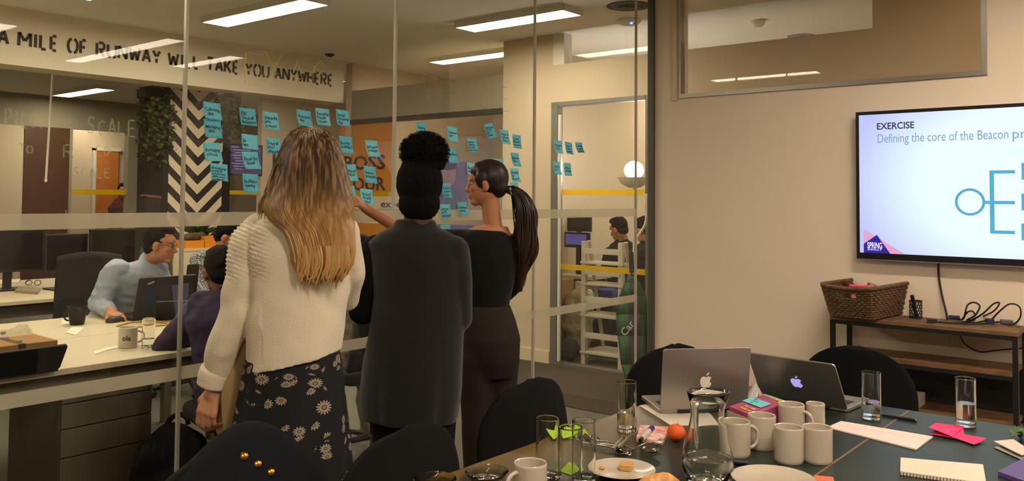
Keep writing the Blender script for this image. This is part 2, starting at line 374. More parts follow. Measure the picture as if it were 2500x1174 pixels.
# far end of the office
YF = 13.5
fw = structure('wall_far')
def fx(px, Y=YF): return ony(px, 480, Y).x
def fz(px, py, Y=YF): return ony(px, py, Y).z
zh = fz(200, 316)
bx('header_panel', grey_m, (-5, YF, zh), (12, YF+.1, HC), fw)
bx('plaster_panel', plaster_o, (-5, YF, 0), (fx(55), YF+.1, zh), fw)
bx('plaster_panel', grey_m, (fx(165), YF-.03, 0), (fx(172), YF+.1, zh), fw)
bx('plaster_panel', grey_m, (fx(308), YF-.03, 0), (fx(340), YF+.1, zh), fw)
bx('plaster_panel', plaster_o, (fx(545), YF, 0), (12, YF+.1, zh), fw)
brown = M('brown_wood', (70, 42, 22), .5, var=(8, (84, 52, 28)))
d2 = structure('door_2')
bx('door_leaf', brown, (fx(55), YF-.02, 0), (fx(165), YF+.03, zh), d2)
MB().tube([(fx(158), YF-.05, .95), (fx(158), YF-.05, 1.25)], .015).build('pull_handle', alu, d2)
for i, (a, b) in enumerate(((172, 308), (340, 545))):
    wn = structure('window_%d' % (5+i))
    bx('pane', pane_m, (fx(a), YF+.03, 0), (fx(b), YF+.04, zh), wn)
    zb = fz(250, 469); bx('yellow_band', yellow_f, (fx(a), YF+.02, zb-.04), (fx(b), YF+.028, zb+.04), wn)
bx('plaster_panel', plaster_o, (-5, 15.0, 0), (12, 15.1, HC), fw)
od = structure('door_3')
bx('door_leaf', M('orange_wood', (206, 128, 62), .5, var=(6, (190, 112, 50))), (fx(232, 14.95), 14.94, 0), (fx(287, 14.95), 14.99, fz(250, 368, 14.95)), od)
bx('door_casing', white_p, (fx(224, 14.95), 14.93, 0), (fx(232, 14.95), 14.99, fz(250, 362, 14.95)), od)
bx('door_casing', white_p, (fx(224, 14.95), 14.93, fz(250, 368, 14.95)), (fx(292, 14.95), 14.99, fz(250, 360, 14.95)), od)
# cream return wall carrying the screen, right of the striped column
bw = structure('wall_break')
YB = 10.6
bx('plaster_panel', plaster_o, (fx(636, YB), YB, 0), (12, YB+.1, HC), bw)
bx('pane', pane_m, (fx(545, YB), YB+.03, 0), (fx(636, YB), YB+.04, HC), bw)
bx('yellow_band', yellow_f, (fx(545, YB), YB+.02, fz(600, 475, YB)), (fx(636, YB), YB+.028, fz(600, 465, YB)), bw)
bx('edge_post', dk, (fx(664, YB), YB-.03, 0), (fx(668, YB), YB, 2.2), bw)
# ceiling lights
def fitting(name, label, x, y0, y1, w, mat, z=HC, group=None):
    t = thing(name, label, 'light', ((x), (y0+y1)/2, z-.05), group)
    body = M('fitting_white', (210, 206, 192), .5)
    for sx in (-1, 1): bx('side_rail', body, (x+sx*(w/2)-.008, y0, z-.05), (x+sx*(w/2)+.008, y1, z), t)
    for yy in (y0, y1): bx('end_rail', body, (x-w/2+.008, yy-.008, z-.05), (x+w/2-.008, yy+.008, z), t)
    bx('diffuser', mat, (x-w/2+.008, y0+.008, z-.042), (x+w/2-.008, y1-.008, z-.03), t)
    return t
lo = glow('office_tube_light', OFFICE_TINT, OFFICE_LAMP); lr = glow('room_tube_light', ROOM_TINT, ROOM_LAMP); ld_ = glow('room_tube_dimmed', ROOM_TINT, ROOM_LAMP*.3)
og = 'long ceiling light fittings in the open office'
fitting('ceiling_light', 'bright ceiling light above the stencilled slogan, largest in view', 3.93, 5.1, 6.45, .25, lo, group=og)
fitting('ceiling_light', 'ceiling light seen through the top of the third glass pane', 5.37, 3.79, 4.92, .25, lo, group=og)
fitting('ceiling_light', 'ceiling light at the top left corner of the glass wall', 2.75, 7.0-1.9, 7.0-.6, .25, lo, group=og)
fitting('ceiling_light', 'ceiling light glimpsed under the slogan soffit at far left', 5.45, 11.6, 13.0, .25, lo, group=og)
fitting('ceiling_light', 'ceiling light glimpsed behind the striped column', 6.75, 8.3, 9.6, .25, lo, group=og)
fitting('ceiling_light', 'ceiling light inside the glazed corridor office', 6.53, 5.3, 6.4, .22, lo, group=og)
for i, (x, y) in enumerate(((1.2, 4.0), (.2, 6.2), (-2.2, 4.6), (-2.0, 8.5), (2.2, 9.2))):
    fitting('ceiling_light', ['ceiling light over the near white desks, above the frame', 'ceiling light over the office desks, out to the left', 'ceiling light furthest left in the office', 'ceiling light beyond the soffit, out to the left', 'ceiling light beyond the soffit over the back desks'][i], x, y-.65, y+.65, .25, lo, group=og)
fitting('ceiling_light', 'ceiling light in the store room behind the screen wall', 8.3, 1.6, 2.9, .25, lo, group=og)
fitting('ceiling_light', 'ceiling light over the two men behind the door', 8.9, 3.9, 4.8, .22, lo, group=og)
fitting('ceiling_light', 'ceiling light in the far room with the orange door', 6.6, 13.9, 14.7, .25, lo, group=og)
fitting('ceiling_light', 'added second ceiling light brightening the store room, behind the first', 9.2, .2, 1.5, .25, lo, group=og)  # added to brighten the store room ceiling
fitting('ceiling_light', 'added store room ceiling light between the back wall and the seated men', 8.2, 3.1, 3.7, .25, lo, group=og)  # extra fitting, added so the store ceiling gets more light
fitting('ceiling_light', 'added unseen ceiling light brightening the narrow corridor behind the screen wall', 5.82, -1.2, .2, .2, lo, group=og)  # added out of view to light the corridor wall
rg = 'long ceiling light fittings in the meeting room'
for i, (x, y0, y1) in enumerate(((4.1, -3.4, -1.2), (2.85, -3.4, -1.7), (5.0, -2.8, -1.6), (3.93, -.05, .95), (-1.2, -1.5, .3), (1.25, -1.3, .5))):
    fitting('ceiling_light', ['meeting room ceiling light behind the camera, reflected over the slogan', 'meeting room ceiling light reflected at the top left of the glass', 'meeting room ceiling light nearest the screen wall', 'meeting room ceiling light over the table, above the frame', 'meeting room ceiling light left of the camera', 'added meeting room ceiling light just behind the camera, lighting the backs of the women'][i], x, y0, y1, .2, ld_ if i < 3 else lr, group=rg)  # last fitting is added to light the women's backs
# ------------------------------------------------------------------ meeting room furniture
YD = Vector((0, -1, 0))
fabric_k = M('black_fabric', (13, 13, 13), .95, bump=(400, .3), spec=.2)
def rrect(w, h, r, n=5):
    pts = []
    for cx, cy, a in ((w/2-r, h/2-r, 0), (-w/2+r, h/2-r, 90), (-w/2+r, -h/2+r, 180), (w/2-r, -h/2+r, 270)):
        pts += [(cx+r*math.cos(math.radians(a+90*k/n)), cy+r*math.sin(math.radians(a+90*k/n))) for k in range(n+1)]
    return pts
# wall screen
XT = XE-.062
def tvp(x, y): return onx(x, y, XT)
tvt, tvb, tvl, tvr = 2.016, 1.136, 1.643, .10
tv = thing('wall_screen', 'large flat wall screen showing a slide headed EXERCISE', 'screen', (XE, (tvl+tvr)/2, tvb))
bz = M('bezel_black', (22, 20, 24), .3)
bx('back_shell', black_f, (XT+.012, tvr+.03, tvb+.05), (XE-.001, tvl-.03, tvt-.05), tv)
for a, b in (((XT-.004, tvr, tvb), (XT+.014, tvl, tvb+.036)), ((XT-.004, tvr, tvt-.020), (XT+.014, tvl, tvt)), ((XT-.004, tvl-.018, tvb+.036), (XT+.014, tvl, tvt-.020)), ((XT-.004, tvr, tvb+.036), (XT+.014, tvr+.018, tvt-.020))):
    bx('bezel_rail', bz, a, b, tv)
bx('bezel_lip', alu, (XT-.004, tvr, tvb-.006), (XT+.014, tvl, tvb), tv)
def screen_mat(name, col, s): return glow(name, lin(col), s)
SB = .30
scr = bx('screen', None, (XT, tvr+.018, tvb+.036), (XT+.006, tvl-.018, tvt-.020), tv)
m = bpy.data.materials.new('slide_white'); m.use_nodes = True; nt = m.node_tree; nt.nodes.clear()
tcn = nt.nodes.new('ShaderNodeTexCoord'); gr = nt.nodes.new('ShaderNodeTexGradient'); gr.gradient_type = 'SPHERICAL'
mp = nt.nodes.new('ShaderNodeMapping'); mp.inputs['Location'].default_value = (0, .05, -.62); mp.inputs['Scale'].default_value = (.0, 1.1, 1.35)
rp = nt.nodes.new('ShaderNodeValToRGB'); rp.color_ramp.elements[0].color = lin((190, 198, 246))+(1,); rp.color_ramp.elements[1].color = lin((236, 253, 252))+(1,)
rp.color_ramp.elements[0].position = .05; rp.color_ramp.elements[1].position = .5
em = nt.nodes.new('ShaderNodeEmission'); em.inputs[1].default_value = SB; mo = nt.nodes.new('ShaderNodeOutputMaterial')
nt.links.new(tcn.outputs['Object'], mp.inputs[0]); nt.links.new(mp.outputs[0], gr.inputs[0]); nt.links.new(gr.outputs[1], rp.inputs[0]); nt.links.new(rp.outputs[0], em.inputs[0]); nt.links.new(em.outputs[0], mo.inputs[0])
scr.data.materials.append(m); SLIDE = m
XS = XT-.001
def tv_text(txt, x0, y0, x1, y1, mat, bold=0):
    a, b = tvp(x0, y1), tvp(x1, y0); mb = MB(); put_text(mb, txt, 1.0, (XS, 0, 0), YD, UP, bold=bold, res=4)
    ys = [v.y for v in mb.v]; zs = [v.z for v in mb.v]; sy = abs(a.y-b.y)/(max(ys)-min(ys)); sz = (b.z-a.z)/(max(zs)-min(zs)); my, mz = max(ys), min(zs)
    mb.v = [Vector((XS, a.y+(v.y-my)*sy, a.z+(v.z-mz)*sz)) for v in mb.v]; return mb.build('slide_text', mat, scr)
navy, teal, purple, pinkm = screen_mat('slide_navy', (62, 56, 88), SB), screen_mat('slide_teal', (90, 172, 208), SB), screen_mat('slide_purple', (58, 40, 150), SB), screen_mat('slide_pink', (226, 164, 206), SB)
slate = screen_mat('slide_slate', (128, 164, 196), SB)
tv_text('EXERCISE', 2141, 296, 2232, 317, navy, .02)
o_ = tvp(2141, 349); e_ = tvp(2355, 340)
mb = MB(); put_text(mb, 'Defining the core of the Beacon', .0757, (XS, o_.y, o_.z), YD, UP, width=abs(tvp(2460, 338).y-o_.y), res=3); mb.build('slide_text', slate, scr)
o2 = tvp(2470, 336); mb = MB(); put_text(mb, 'programme', .0757, (XS, o2.y, o_.z), YD, UP, res=3); mb.build('slide_text', slate, scr)
c = tvp(2368, 493)
mb = MB(); n = 40
for k in range(n):
    a0, a1 = 2*math.pi*k/n, 2*math.pi*(k+1)/n
    mb.add([(XS, c.y-r*math.cos(a), c.z+r*math.sin(a)) for a, r in ((a0, .062), (a1, .062), (a1, .076), (a0, .076))], [(0, 1, 2, 3)])
mb.build('slide_ring', teal, scr)
def tv_bar(x0, y0, x1, y1, w):
    a, b = tvp(x0, y0), tvp(x1, y1); mb = MB(); w /= 2
    if abs(a.y-b.y) > abs(a.z-b.z): b.z = a.z; q = [(a.y, a.z-w), (b.y, b.z-w), (b.y, b.z+w), (a.y, a.z+w)]
    else: b.y = a.y; q = [(a.y-w, a.z), (a.y+w, a.z), (b.y+w, b.z), (b.y-w, b.z)]
    mb.add([(XS, y, z) for y, z in q], [(0, 1, 2, 3)]); mb.build('slide_bar', teal, scr)
tv_bar(2400, 494, 2478, 493, .018); tv_bar(2421, 416, 2424, 570, .022); tv_bar(2418, 420, 2478, 419, .018); tv_bar(2418, 566, 2478, 566, .018)
for y in (418, 493, 566): a = tvp(2494, y); bx('slide_block', teal, (XS-.0005, a.y-.2, a.z-.045), (XS, a.y, a.z+.045), scr)
def tv_poly(pp, mat): mb = MB(); ps = [tvp(*p) for p in pp]; mb.add([(XS-.0004*len(scr.children)*.1, p.y, p.z) for p in ps], [tuple(range(len(ps)))]); mb.build('slide_shape', mat, scr)
tv_poly([(2109, 559), (2212, 622), (2109, 619)], pinkm); tv_poly([(2109, 595), (2141, 573), (2175, 621), (2109, 618)], purple)
wl = screen_mat('slide_white_ink', (240, 240, 250), SB)
XS -= .002; tv_text('SPRING', 2118, 592, 2154, 606, wl, .02); tv_text('IMPACT', 2119, 608, 2153, 611, wl); XS += .002
cable_m = M('cable_black', (24, 22, 20), .6)
pw = smooth_path([(XE-.03, tvp(2288, 640).y, tvb+.04), (XE-.012, onx(2293, 670, XE).y, onx(2293, 670, XE).z), (XE-.03, onx(2303, 720, XE).y, onx(2303, 720, XE).z), (XE-.06, onx(2316, 768, XE).y, .86), (XE-.12, onx(2325, 772, XE).y, .825)], 6)
tag(MB().tube(pw, .006, 8).build('screen_cable', cable_m, smooth=True), 'black cable hanging from the wall screen down to the cabinet', 'cable')
# low cabinet under the screen
CXF, cy0, cy1, ct = 5.02, .765, 1.712, .813
wood = M('shelf_wood', (120, 88, 56), .6, var=(14, (98, 70, 42)))
iron = M('black_iron', (26, 24, 22), .55, .3)
cb = thing('shelf_unit', 'low wooden shelf unit with black metal frame under the screen', 'shelf', ((CXF+XE-.02)/2, (cy0+cy1)/2, 0))
for x in (CXF, XE-.045):
    for y in (cy0, cy1-.025): bx('post', iron, (x, y, 0), (x+.025, y+.025, ct-.02), cb)
for z, dx in ((ct, .02), (.605, 0), (.335, 0), (.10, 0)):
    bx('shelf_board', wood, (CXF+(-.0 if z == ct else .004), cy0+(0 if z == ct else .026), z-.018), (XE-.022, cy1-(0 if z == ct else .026), z), cb)
    for x in (CXF-.002, XE-.045): bx('edge_rail', iron, (x, cy0+.026, z-.04), (x+.024, cy1-.026, z-.0185), cb)
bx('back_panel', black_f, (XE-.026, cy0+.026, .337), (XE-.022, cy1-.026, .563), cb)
p = onx(2212, 955, 5.1); tag(bx('paper_stack', M('paper', (214, 208, 194), .8), (5.06, p.y-.06, .336), (5.26, p.y+.05, .40)), 'pale paper stack on the lower cabinet shelf', 'paper')
# woven basket
NB, LB, RB = onz(2150, 778, ct), onz(2046, 767, ct), onz(2207, 764, ct)
ul = (LB-NB); ur = (RB-NB); ur = ur-ul.normalized()*ur.dot(ul.normalized()); bc = NB+ul/2+ur/2; lw, rw = ul.length, ur.length*1.15
lu, ru = ul.normalized(), ur.normalized()
if bc.x+rw/2 > XE-.08: bc.x -= (bc.x+rw/2-(XE-.08))*.5
bsk = thing('wicker_basket', 'brown woven wicker basket with handle hole on the cabinet', 'basket', (bc.x, bc.y, ct))
wick = M('wicker', (92, 66, 40), .8, bump=(150, .6), var=(60, (118, 88, 54)))
def rim_pt(u, h, out=0):                         # u in 0..4 round the four sides, h 0..1
    q = 1+.26*h; hw, hd = lw/2*q+out, rw/2*q+out; s, t = int(u) % 4, u % 1
    a = [(-1+2*t, -1), (1, -1+2*t), (1-2*t, 1), (-1, 1-2*t)][s]
    ax, ay = a; k = .12; d = max(0, abs(ax)+abs(ay)-(2-k))*.5; ax -= math.copysign(d, ax); ay -= math.copysign(d, ay)
    return bc+lu*(ax*hw)+ru*(ay*hd)+UP*(.006+.165*h+.012*h*(ax*ax))
NR = 13
for r in range(NR):
    h = (r+.5)/NR; seg = 72
    hole = r in (9, 10)
    def wp(k): return rim_pt(4*k/seg, h, .0045*(1 if (k//1+r) % 2 else -1))
    if hole:   # a gap in the front face makes the handle hole
        MB().tube([wp(k) for k in range(13, seg+7)], .0072, 6).build('weave_row', wick, bsk, smooth=True)
    else: MB().tube([wp(k) for k in range(seg)], .0072, 6, closed=True).build('weave_row', wick, bsk, smooth=True)
mb = MB()
for k in range(28): mb.tube([rim_pt(4*k/28+.02, h/5) for h in range(6)], .004, 5)
mb.build('stake_ring', wick, bsk)
MB().tube([rim_pt(4*k/72, 1.02) for k in range(72)], .012, 8, closed=True).build('rim', wick, bsk, smooth=True)
mb = MB(); a = [rim_pt(k, 0) for k in range(4)]; mb.add(a+[q+UP*.01 for q in a], [(3, 2, 1, 0), (4, 5, 6, 7)]+[(i, (i+1) % 4, 4+(i+1) % 4, 4+i) for i in range(4)]); mb.build('base', wick, bsk)
ry = Matrix.Rotation
def loose_box(name, label, cat, mat, c, d, ang, tilt=0, tag_it=True):
    b = MB().box(c, d, Matrix.Rotation(ang, 3, 'Z') @ Matrix.Rotation(tilt, 3, 'X')).build(name, mat, bevel=.002)
    return tag(b, label, cat)
loose_box('plastic_case', 'clear plastic case poking out of the wicker basket', 'case', film('clear_plastic', (226, 220, 210), .6), bc+lu*(-.07)+ru*(-.04)+UP*.16, (.11, .05, .035), .5, .5)
loose_box('pink_folder', 'bright pink folder lying in the wicker basket', 'folder', M('hot_pink', (236, 60, 110), .5), bc+lu*.03+ru*.0+UP*.165, (.13, .07, .012), 1.9, .25)
loose_box('red_card_pack', 'red and white card pack seen through the basket handle hole', 'card pack', M('red_white', (226, 210, 196), .6, var=(25, (205, 70, 50))), bc+lu*.0+ru*(-.075)+UP*.125, (.10, .03, .045), math.atan2(lu.y, lu.x), .2)
loose_box('brown_packet', 'dark red packet at the back of the wicker basket', 'packet', M('dark_red', (120, 46, 36), .6), bc+lu*.10+ru*.03+UP*.16, (.10, .06, .03), .9, .2)
loose_box('tape_box', 'small dark tape box in the middle of the wicker basket', 'box', M('dark_grey_box', (70, 66, 60), .5), bc+lu*(-.01)+ru*(.05)+UP*.165, (.09, .05, .03), .3, .3)
# pen holder
pc = onz(2236, 776, ct); ph = thing('pen_holder', 'black wire mesh pen holder beside the basket', 'pen holder', pc)
mb = MB(); R0, HH, n = .033, .098, 14
for k in range(n):
    for dr_ in (1, -1):
        mb.tube([pc+Vector((R0*math.cos(2*math.pi*(k+dr_*t*3)/n), R0*math.sin(2*math.pi*(k+dr_*t*3)/n), HH*t)) for t in [i/8 for i in range(9)]], .0016, 4)
mb.build('wire_mesh', iron, ph)
for z in (.003, HH): MB().tube([pc+Vector((R0*math.cos(.2618*k), R0*math.sin(.2618*k), z)) for k in range(24)], .003, 6, closed=True).build('ring', iron, ph, smooth=True)
MB().lathe([(0, 0), (R0, 0), (R0, .003), (0, .003)], pc).build('base', iron, ph)
tag(MB().tube([pc+Vector((.012, .0, .006)), pc+Vector((-.018, .015, .13))], [.009, .011], 10).build('marker_pen', black_f, smooth=True), 'thick black marker leaning in the mesh pen holder', 'pen')
# tangle of leads on the cabinet
def tp(x, y, z=0): return onz(x, y, ct+.006)+UP*min(z, .01) if y >= 774 else onx(x, y, 5.19)
cbl = thing('lead_tangle', 'tangle of black video leads with blue plugs on the cabinet', 'cable', tp(2370, 790))
cbl.location.z = ct
paths = [[(2262, 786, 0), (2290, 787, .002), (2330, 790, .004), (2370, 786, .01), (2400, 765, .05), (2425, 742, .09), (2440, 740, .095), (2425, 760, .05), (2390, 780, .01), (2350, 790, .004), (2320, 788, 0)],
 [(2325, 778, .004), (2350, 782, .006), (2356, 765, .04), (2362, 745, .08), (2378, 738, .085), (2392, 748, .07), (2380, 770, .03), (2360, 785, .006), (2375, 790, .004), (2412, 784, .006)],
 [(2420, 784, .006), (2440, 760, .03), (2465, 742, .075), (2488, 748, .06), (2492, 770, .03), (2480, 790, .004), (2458, 795, .006)],
 [(2350, 780, .004), (2362, 762, .03), (2375, 760, .03), (2378, 775, .01), (2355, 790, .004), (2390, 792, .004), (2440, 788, .006)]]
for q in paths: MB().tube(smooth_path([tp(*a) for a in q], 6), .0045, 6).build('lead', cable_m, cbl, smooth=True)
blue = M('plug_blue', (34, 40, 96), .5)
for (x, y), mt, dd in (((2275, 785), black_f, (.05, .02, .016)), ((2330, 777), blue, (.055, .026, .018)), ((2417, 786), blue, (.04, .045, .02)), ((2458, 789), M('plug_grey', (86, 84, 82), .5), (.06, .05, .02))):
    MB().box(tp(x, y, .008), dd, Matrix.Rotation(-1.3, 3, 'Z')).build('plug', mt, cbl, bevel=.003)
wc = smooth_path([onx(2340, 808, XE-.05), onx(2355, 838, XE-.03), onx(2390, 858, XE-.02), onx(2430, 855, XE-.02), onx(2462, 852, XE-.02), onx(2498, 850, XE-.02)], 6)
tag(MB().tube(wc, .004, 6).build('thin_cable', cable_m, smooth=True), 'thin black cable drooping behind the upper cabinet shelf', 'cable')

# ---- meeting table
TZ, TX0, TX1, TY0, TY1 = .74, .35, 3.262, -.15, 1.60
def T(x, y, z=0): return onz(x, y, TZ+z)
m = M('table_green', (30, 44, 38), .38, bump=(30, .08), spec=.3); nt = m.node_tree; b = nt.nodes['Principled BSDF']
tcn = nt.nodes.new('ShaderNodeTexCoord'); n1 = nt.nodes.new('ShaderNodeTexNoise'); n1.inputs['Scale'].default_value = 3.5; n1.inputs['Detail'].default_value = 8
rp = nt.nodes.new('ShaderNodeValToRGB'); rp.color_ramp.elements[0].color = lin((27, 42, 36))+(1,); rp.color_ramp.elements[1].color = lin((46, 52, 38))+(1,); rp.color_ramp.elements[0].position = .45; rp.color_ramp.elements[1].position = .75
sx = nt.nodes.new('ShaderNodeSeparateXYZ'); mr = nt.nodes.new('ShaderNodeMapRange'); mr.inputs[1].default_value = .12; mr.inputs[2].default_value = .46; mr.inputs[3].default_value = 0; mr.inputs[4].default_value = 1
# the outer plank's varnish is worn through to the wood along the edge
mx = nt.nodes.new('ShaderNodeMix'); mx.data_type = 'RGBA'; mx.inputs[7].default_value = lin((116, 90, 42))+(1,)
ml = nt.nodes.new('ShaderNodeMath'); ml.operation = 'MULTIPLY'; n2 = nt.nodes.new('ShaderNodeTexNoise'); n2.inputs['Scale'].default_value = 5; n2.inputs['Detail'].default_value = 8
m2 = nt.nodes.new('ShaderNodeMath'); m2.operation = 'MULTIPLY'; m2.inputs[1].default_value = 1.9; m2.use_clamp = True
geo = nt.nodes.new('ShaderNodeNewGeometry')
nt.links.new(tcn.outputs['Object'], n1.inputs[0]); nt.links.new(tcn.outputs['Object'], n2.inputs[0]); nt.links.new(n1.outputs[0], rp.inputs[0])
nt.links.new(geo.outputs['Position'], sx.inputs[0]); mr.inputs[1].default_value = 1.24; mr.inputs[2].default_value = 1.62
nt.links.new(sx.outputs['Y'], mr.inputs[0]); nt.links.new(mr.outputs[0], ml.inputs[0]); nt.links.new(n2.outputs[0], ml.inputs[1]); nt.links.new(ml.outputs[0], m2.inputs[0])
nt.links.new(m2.outputs[0], mx.inputs[0]); nt.links.new(rp.outputs[0], mx.inputs[6]); nt.links.new(mx.outputs[2], b.inputs['Base Color'])
tgreen = m
tb = thing('meeting_table', 'large green-stained wooden meeting table with worn edge in front', 'table', ((TX0+TX1)/2, (TY0+TY1)/2, 0))
seams = [TY0, .22, .835, TY1]
for a, b in zip(seams[:-1], seams[1:]): bx('plank', tgreen, (TX0, a+.002, TZ-.035), (TX1, b-.002, TZ), tb, bevel=.002)
bx('seam_batten', M('seam_wood', (120, 92, 52), .6), (TX0+.01, .2, TZ-.045), (TX1-.004, 1.2, TZ-.0355), tb)
for s_ in seams[1:-1]: bx('seam_fillet', M('seam_wood', (120, 92, 52), .6), (TX0+.002, s_-.0035, TZ-.034), (TX1-.002, s_+.0035, TZ-.0004), tb)
for x in (TX0+.1, TX1-.2):
    for y in (TY0+.1, TY1-.2): bx('leg', iron, (x, y, 0), (x+.07, y+.07, TZ-.045), tb)
# ---- chairs
def make_chair(label):
    t = thing('meeting_chair', label, 'chair', (0, 0, 0), 'black chairs round the meeting table')
    # local: sitter faces -y, back stands at +y side
    def back(u, v):
        z = .50+.385*v; w = .225*math.sqrt(max(0, 1-max(0, (v-.38)/.62)**2.6)) if v > .38 else .225-.03*(.38-v)
        w = max(w, .012); x = w*(2*u-1); return Vector((x, .20+.05*v-.06*(1-(x/.225)**2)+.03, z))
    mb = MB(); mb.surf(back, 18, 20); mb.build('backrest', fabric_k, t, smooth=True, thick=.035)
    mb = MB(); pp = rrect(.46, .44, .09); mb.prism(pp, (0, -.02, .42), (1, 0, 0), (0, 1, 0), .055); mb.build('seat', fabric_k, t, bevel=.015)
    for sx in (-1, 1):
        MB().tube([(sx*.12, .20, .43), (sx*.12, .235, .52)], .014, 8).build('back_bracket', iron, t, smooth=True)
        for sy in (-1, 1): MB().tube([(sx*.18, sy*.16-.02, .425), (sx*.23, sy*.22-.02, 0)], .012, 8).build('leg', iron, t, smooth=True)
    return t
ch0 = make_chair('black round-backed chair seen between the standing woman in black and table')
def seat(o, x, y, ang, label): o.location = (x, y, 0); o.rotation_euler = (0, 0, ang); o['label'] = label; return o
def chair_at(px, py, top=.885):
    return onz(px, py, top)
q = chair_at(1304, 926); seat(ch0, q.x, q.y-.21, 0, 'black round-backed chair directly behind the trio of empty tumblers')
q = chair_at(1645, 852); seat(copy_tree(ch0), q.x+.02, q.y-.15, -.35, 'black round-backed chair behind the left silver laptop')
q = chair_at(2095, 856); seat(copy_tree(ch0), q.x-.12, q.y+.02, -math.pi/2+.1, 'black round-backed chair between the right laptop and the shelf unit')
q = chair_at(1015, 1038); seat(copy_tree(ch0), q.x, q.y-.21, .05, 'black round-backed chair behind the woman in charcoal, at bottom of frame')
q = chair_at(585, 1084); seat(copy_tree(ch0), q.x, q.y-.21, .15, 'black chair at bottom left with a navy jacket over its back')
JQ = q
# jacket draped over that chair back, gold buttons
navyj = M('navy_wool', (14, 16, 22), .95, bump=(300, .4), spec=.2)
jk = thing('jacket', 'dark navy jacket with gold buttons draped over a chair back', 'jacket', (q.x, q.y, .45))
rm = Matrix.Rotation(.15, 3, 'Z')
def jac(u, v):
    x = .30*(2*u-1)*(1+.15*math.sin(v*3)); s_ = (v-.5)*2
    z = .915-.40*abs(s_)**2.4-.22*(x/.3)**2+.012*math.sin(9*u+4*v); y = -.02+.125*s_+.008*math.sin(12*u)
    return Vector((q.x, q.y, 0))+rm @ Vector((x, y+.03, z))
mb = MB(); mb.surf(jac, 28, 22); mb.build('jacket_body', navyj, jk, smooth=True, thick=.016)
gold = M('gold_button', (190, 140, 60), .25, 1)
from mathutils.bvhtree import BVHTree
_bv = BVHTree.FromPolygons([v.copy() for v in mb.v], mb.f)
for bxp, byp in ((595, 1114), (628, 1133), (660, 1153)):
    d_ = ray(bxp, byp).normalized(); hit = _bv.ray_cast(CAM, d_)[0]; o_ = hit if hit is not None else atd(bxp, byp, 1.95)
    v = (CAM-o_).normalized(); a = v.cross(UP).normalized(); b_ = a.cross(v)
    MB().ell(o_+v*.014, (.0115, .0105, .006), 14, 8, (a, b_, v)).build('button', gold, jk, smooth=True)
# ------------------------------------------------------------------ things on the table
alu_l = M('laptop_aluminium', (176, 170, 162), .38, .85)
key_m = M('keyboard_black', (30, 30, 32), .6)
def apple_poly(s):
    body = [(0, .30), (.10, .36), (.26, .40), (.40, .33), (.47, .24), (.37, .12), (.34, -.02), (.40, -.16), (.50, -.22), (.44, -.38), (.32, -.53), (.20, -.58), (.08, -.53), (-.02, -.52), (-.12, -.56), (-.24, -.57), (-.38, -.42), (-.48, -.18), (-.50, .05), (-.43, .25), (-.28, .38), (-.12, .37)]
    leaf = [(.0, .44), (.03, .58), (.14, .70), (.24, .74), (.23, .62), (.14, .49)]
    return [[(x*s, y*s) for x, y in q] for q in (body, leaf)]
def laptop(label, hinge, hdir, bdir, tilt, w, d, logo):
    # hinge: end of the hinge nearest the viewer's left; bdir points to the user
    hdir, bdir = Vector(hdir).normalized(), Vector(bdir).normalized(); h0 = Vector(hinge)+UP*.0
    t = thing('laptop', label, 'laptop', h0+hdir*w/2+bdir*d/2, 'silver laptops on the meeting table')
    mb = MB(); mb.prism([(x+w/2, y+d/2) for x, y in rrect(w, d, .012)], h0+UP*.002, hdir, bdir, .013); mb.build('base', alu_l, t, bevel=.002)
    mb = MB(); mb.prism([(x+w/2, y+.072) for x, y in rrect(w*.86, .10, .004)], h0+UP*.0152, hdir, bdir, .0008); mb.build('keyboard', key_m, t)
    ld = (UP*math.cos(tilt)-bdir*math.sin(tilt)).normalized(); hp = h0+UP*.013+bdir*.004
    lid = MB().prism([(x+w/2, y+d/2) for x, y in rrect(w, d, .012)], hp, hdir, ld, .006); o = lid.build('lid', alu_l, t, bevel=.0015)
    nrm = hdir.cross(ld).normalized(); back = -nrm if nrm.dot(-bdir) < 0 else nrm
    inn = -back
    sc = MB(); off = hp+(Vector((0, 0, 0)) if inn.dot(nrm) < 0 else nrm*.006)+inn*.0008
    sc.add([off+hdir*x+ld*y for x, y in ((.012, .016), (w-.012, .016), (w-.012, d-.012), (.012, d-.012))], [(0, 1, 2, 3)]); sc.build('display', glow('laptop_display', (.55, .6, .75), .5), o)
    offb = hp+(nrm*.006 if back.dot(nrm) > 0 else Vector((0, 0, 0)))+back*.0009
    hx = hdir
    for q in apple_poly(.042):
        mb = MB(); mb.add([offb+hx*(w/2+x)+ld*(d*.47+y) for x, y in q], [tuple(range(len(q)))]); mb.build('logo_piece', logo, o)
    MB().box(h0+hdir*w/2+UP*.009, (w*.6, .012, .010), Matrix((hdir, bdir, UP)).transposed()).build('hinge', black_f, t)
    return t
l1 = T(1611, 1011)
laptop('silver laptop on the left with a plain pale logo', l1, (.74, -.67, 0), (.67, .74, 0), math.radians(9), .318, .219, M('logo_pale', (232, 224, 208), .6))
l2 = T(2070, 1008)
laptop('silver laptop on the right with a glowing lilac logo', l2+Vector((.06, .99, 0)).normalized()*.325, (-.06, -.99, 0), (.99, -.06, 0), math.radians(33), .325, .205, glow('logo_glow', lin((178, 164, 235)), .28))
paper = M('paper_white', (200, 188, 174), .8)
def sheet(name, label, cat, corners, mat, lift=.0006, thick=.0012, z=0, wave=.0):
    mb = MB(); q = [T(*c, z) for c in corners]
    def f(u, v): p = (q[0]*(1-u)+q[1]*u)*(1-v)+(q[3]*(1-u)+q[2]*u)*v; return p+UP*(lift+wave*math.sin(3.1*u)*math.sin(2.4*v+.4))
    mb.surf(f, 8, 8); return tag(mb.build(name, mat, thick=thick), label, cat)
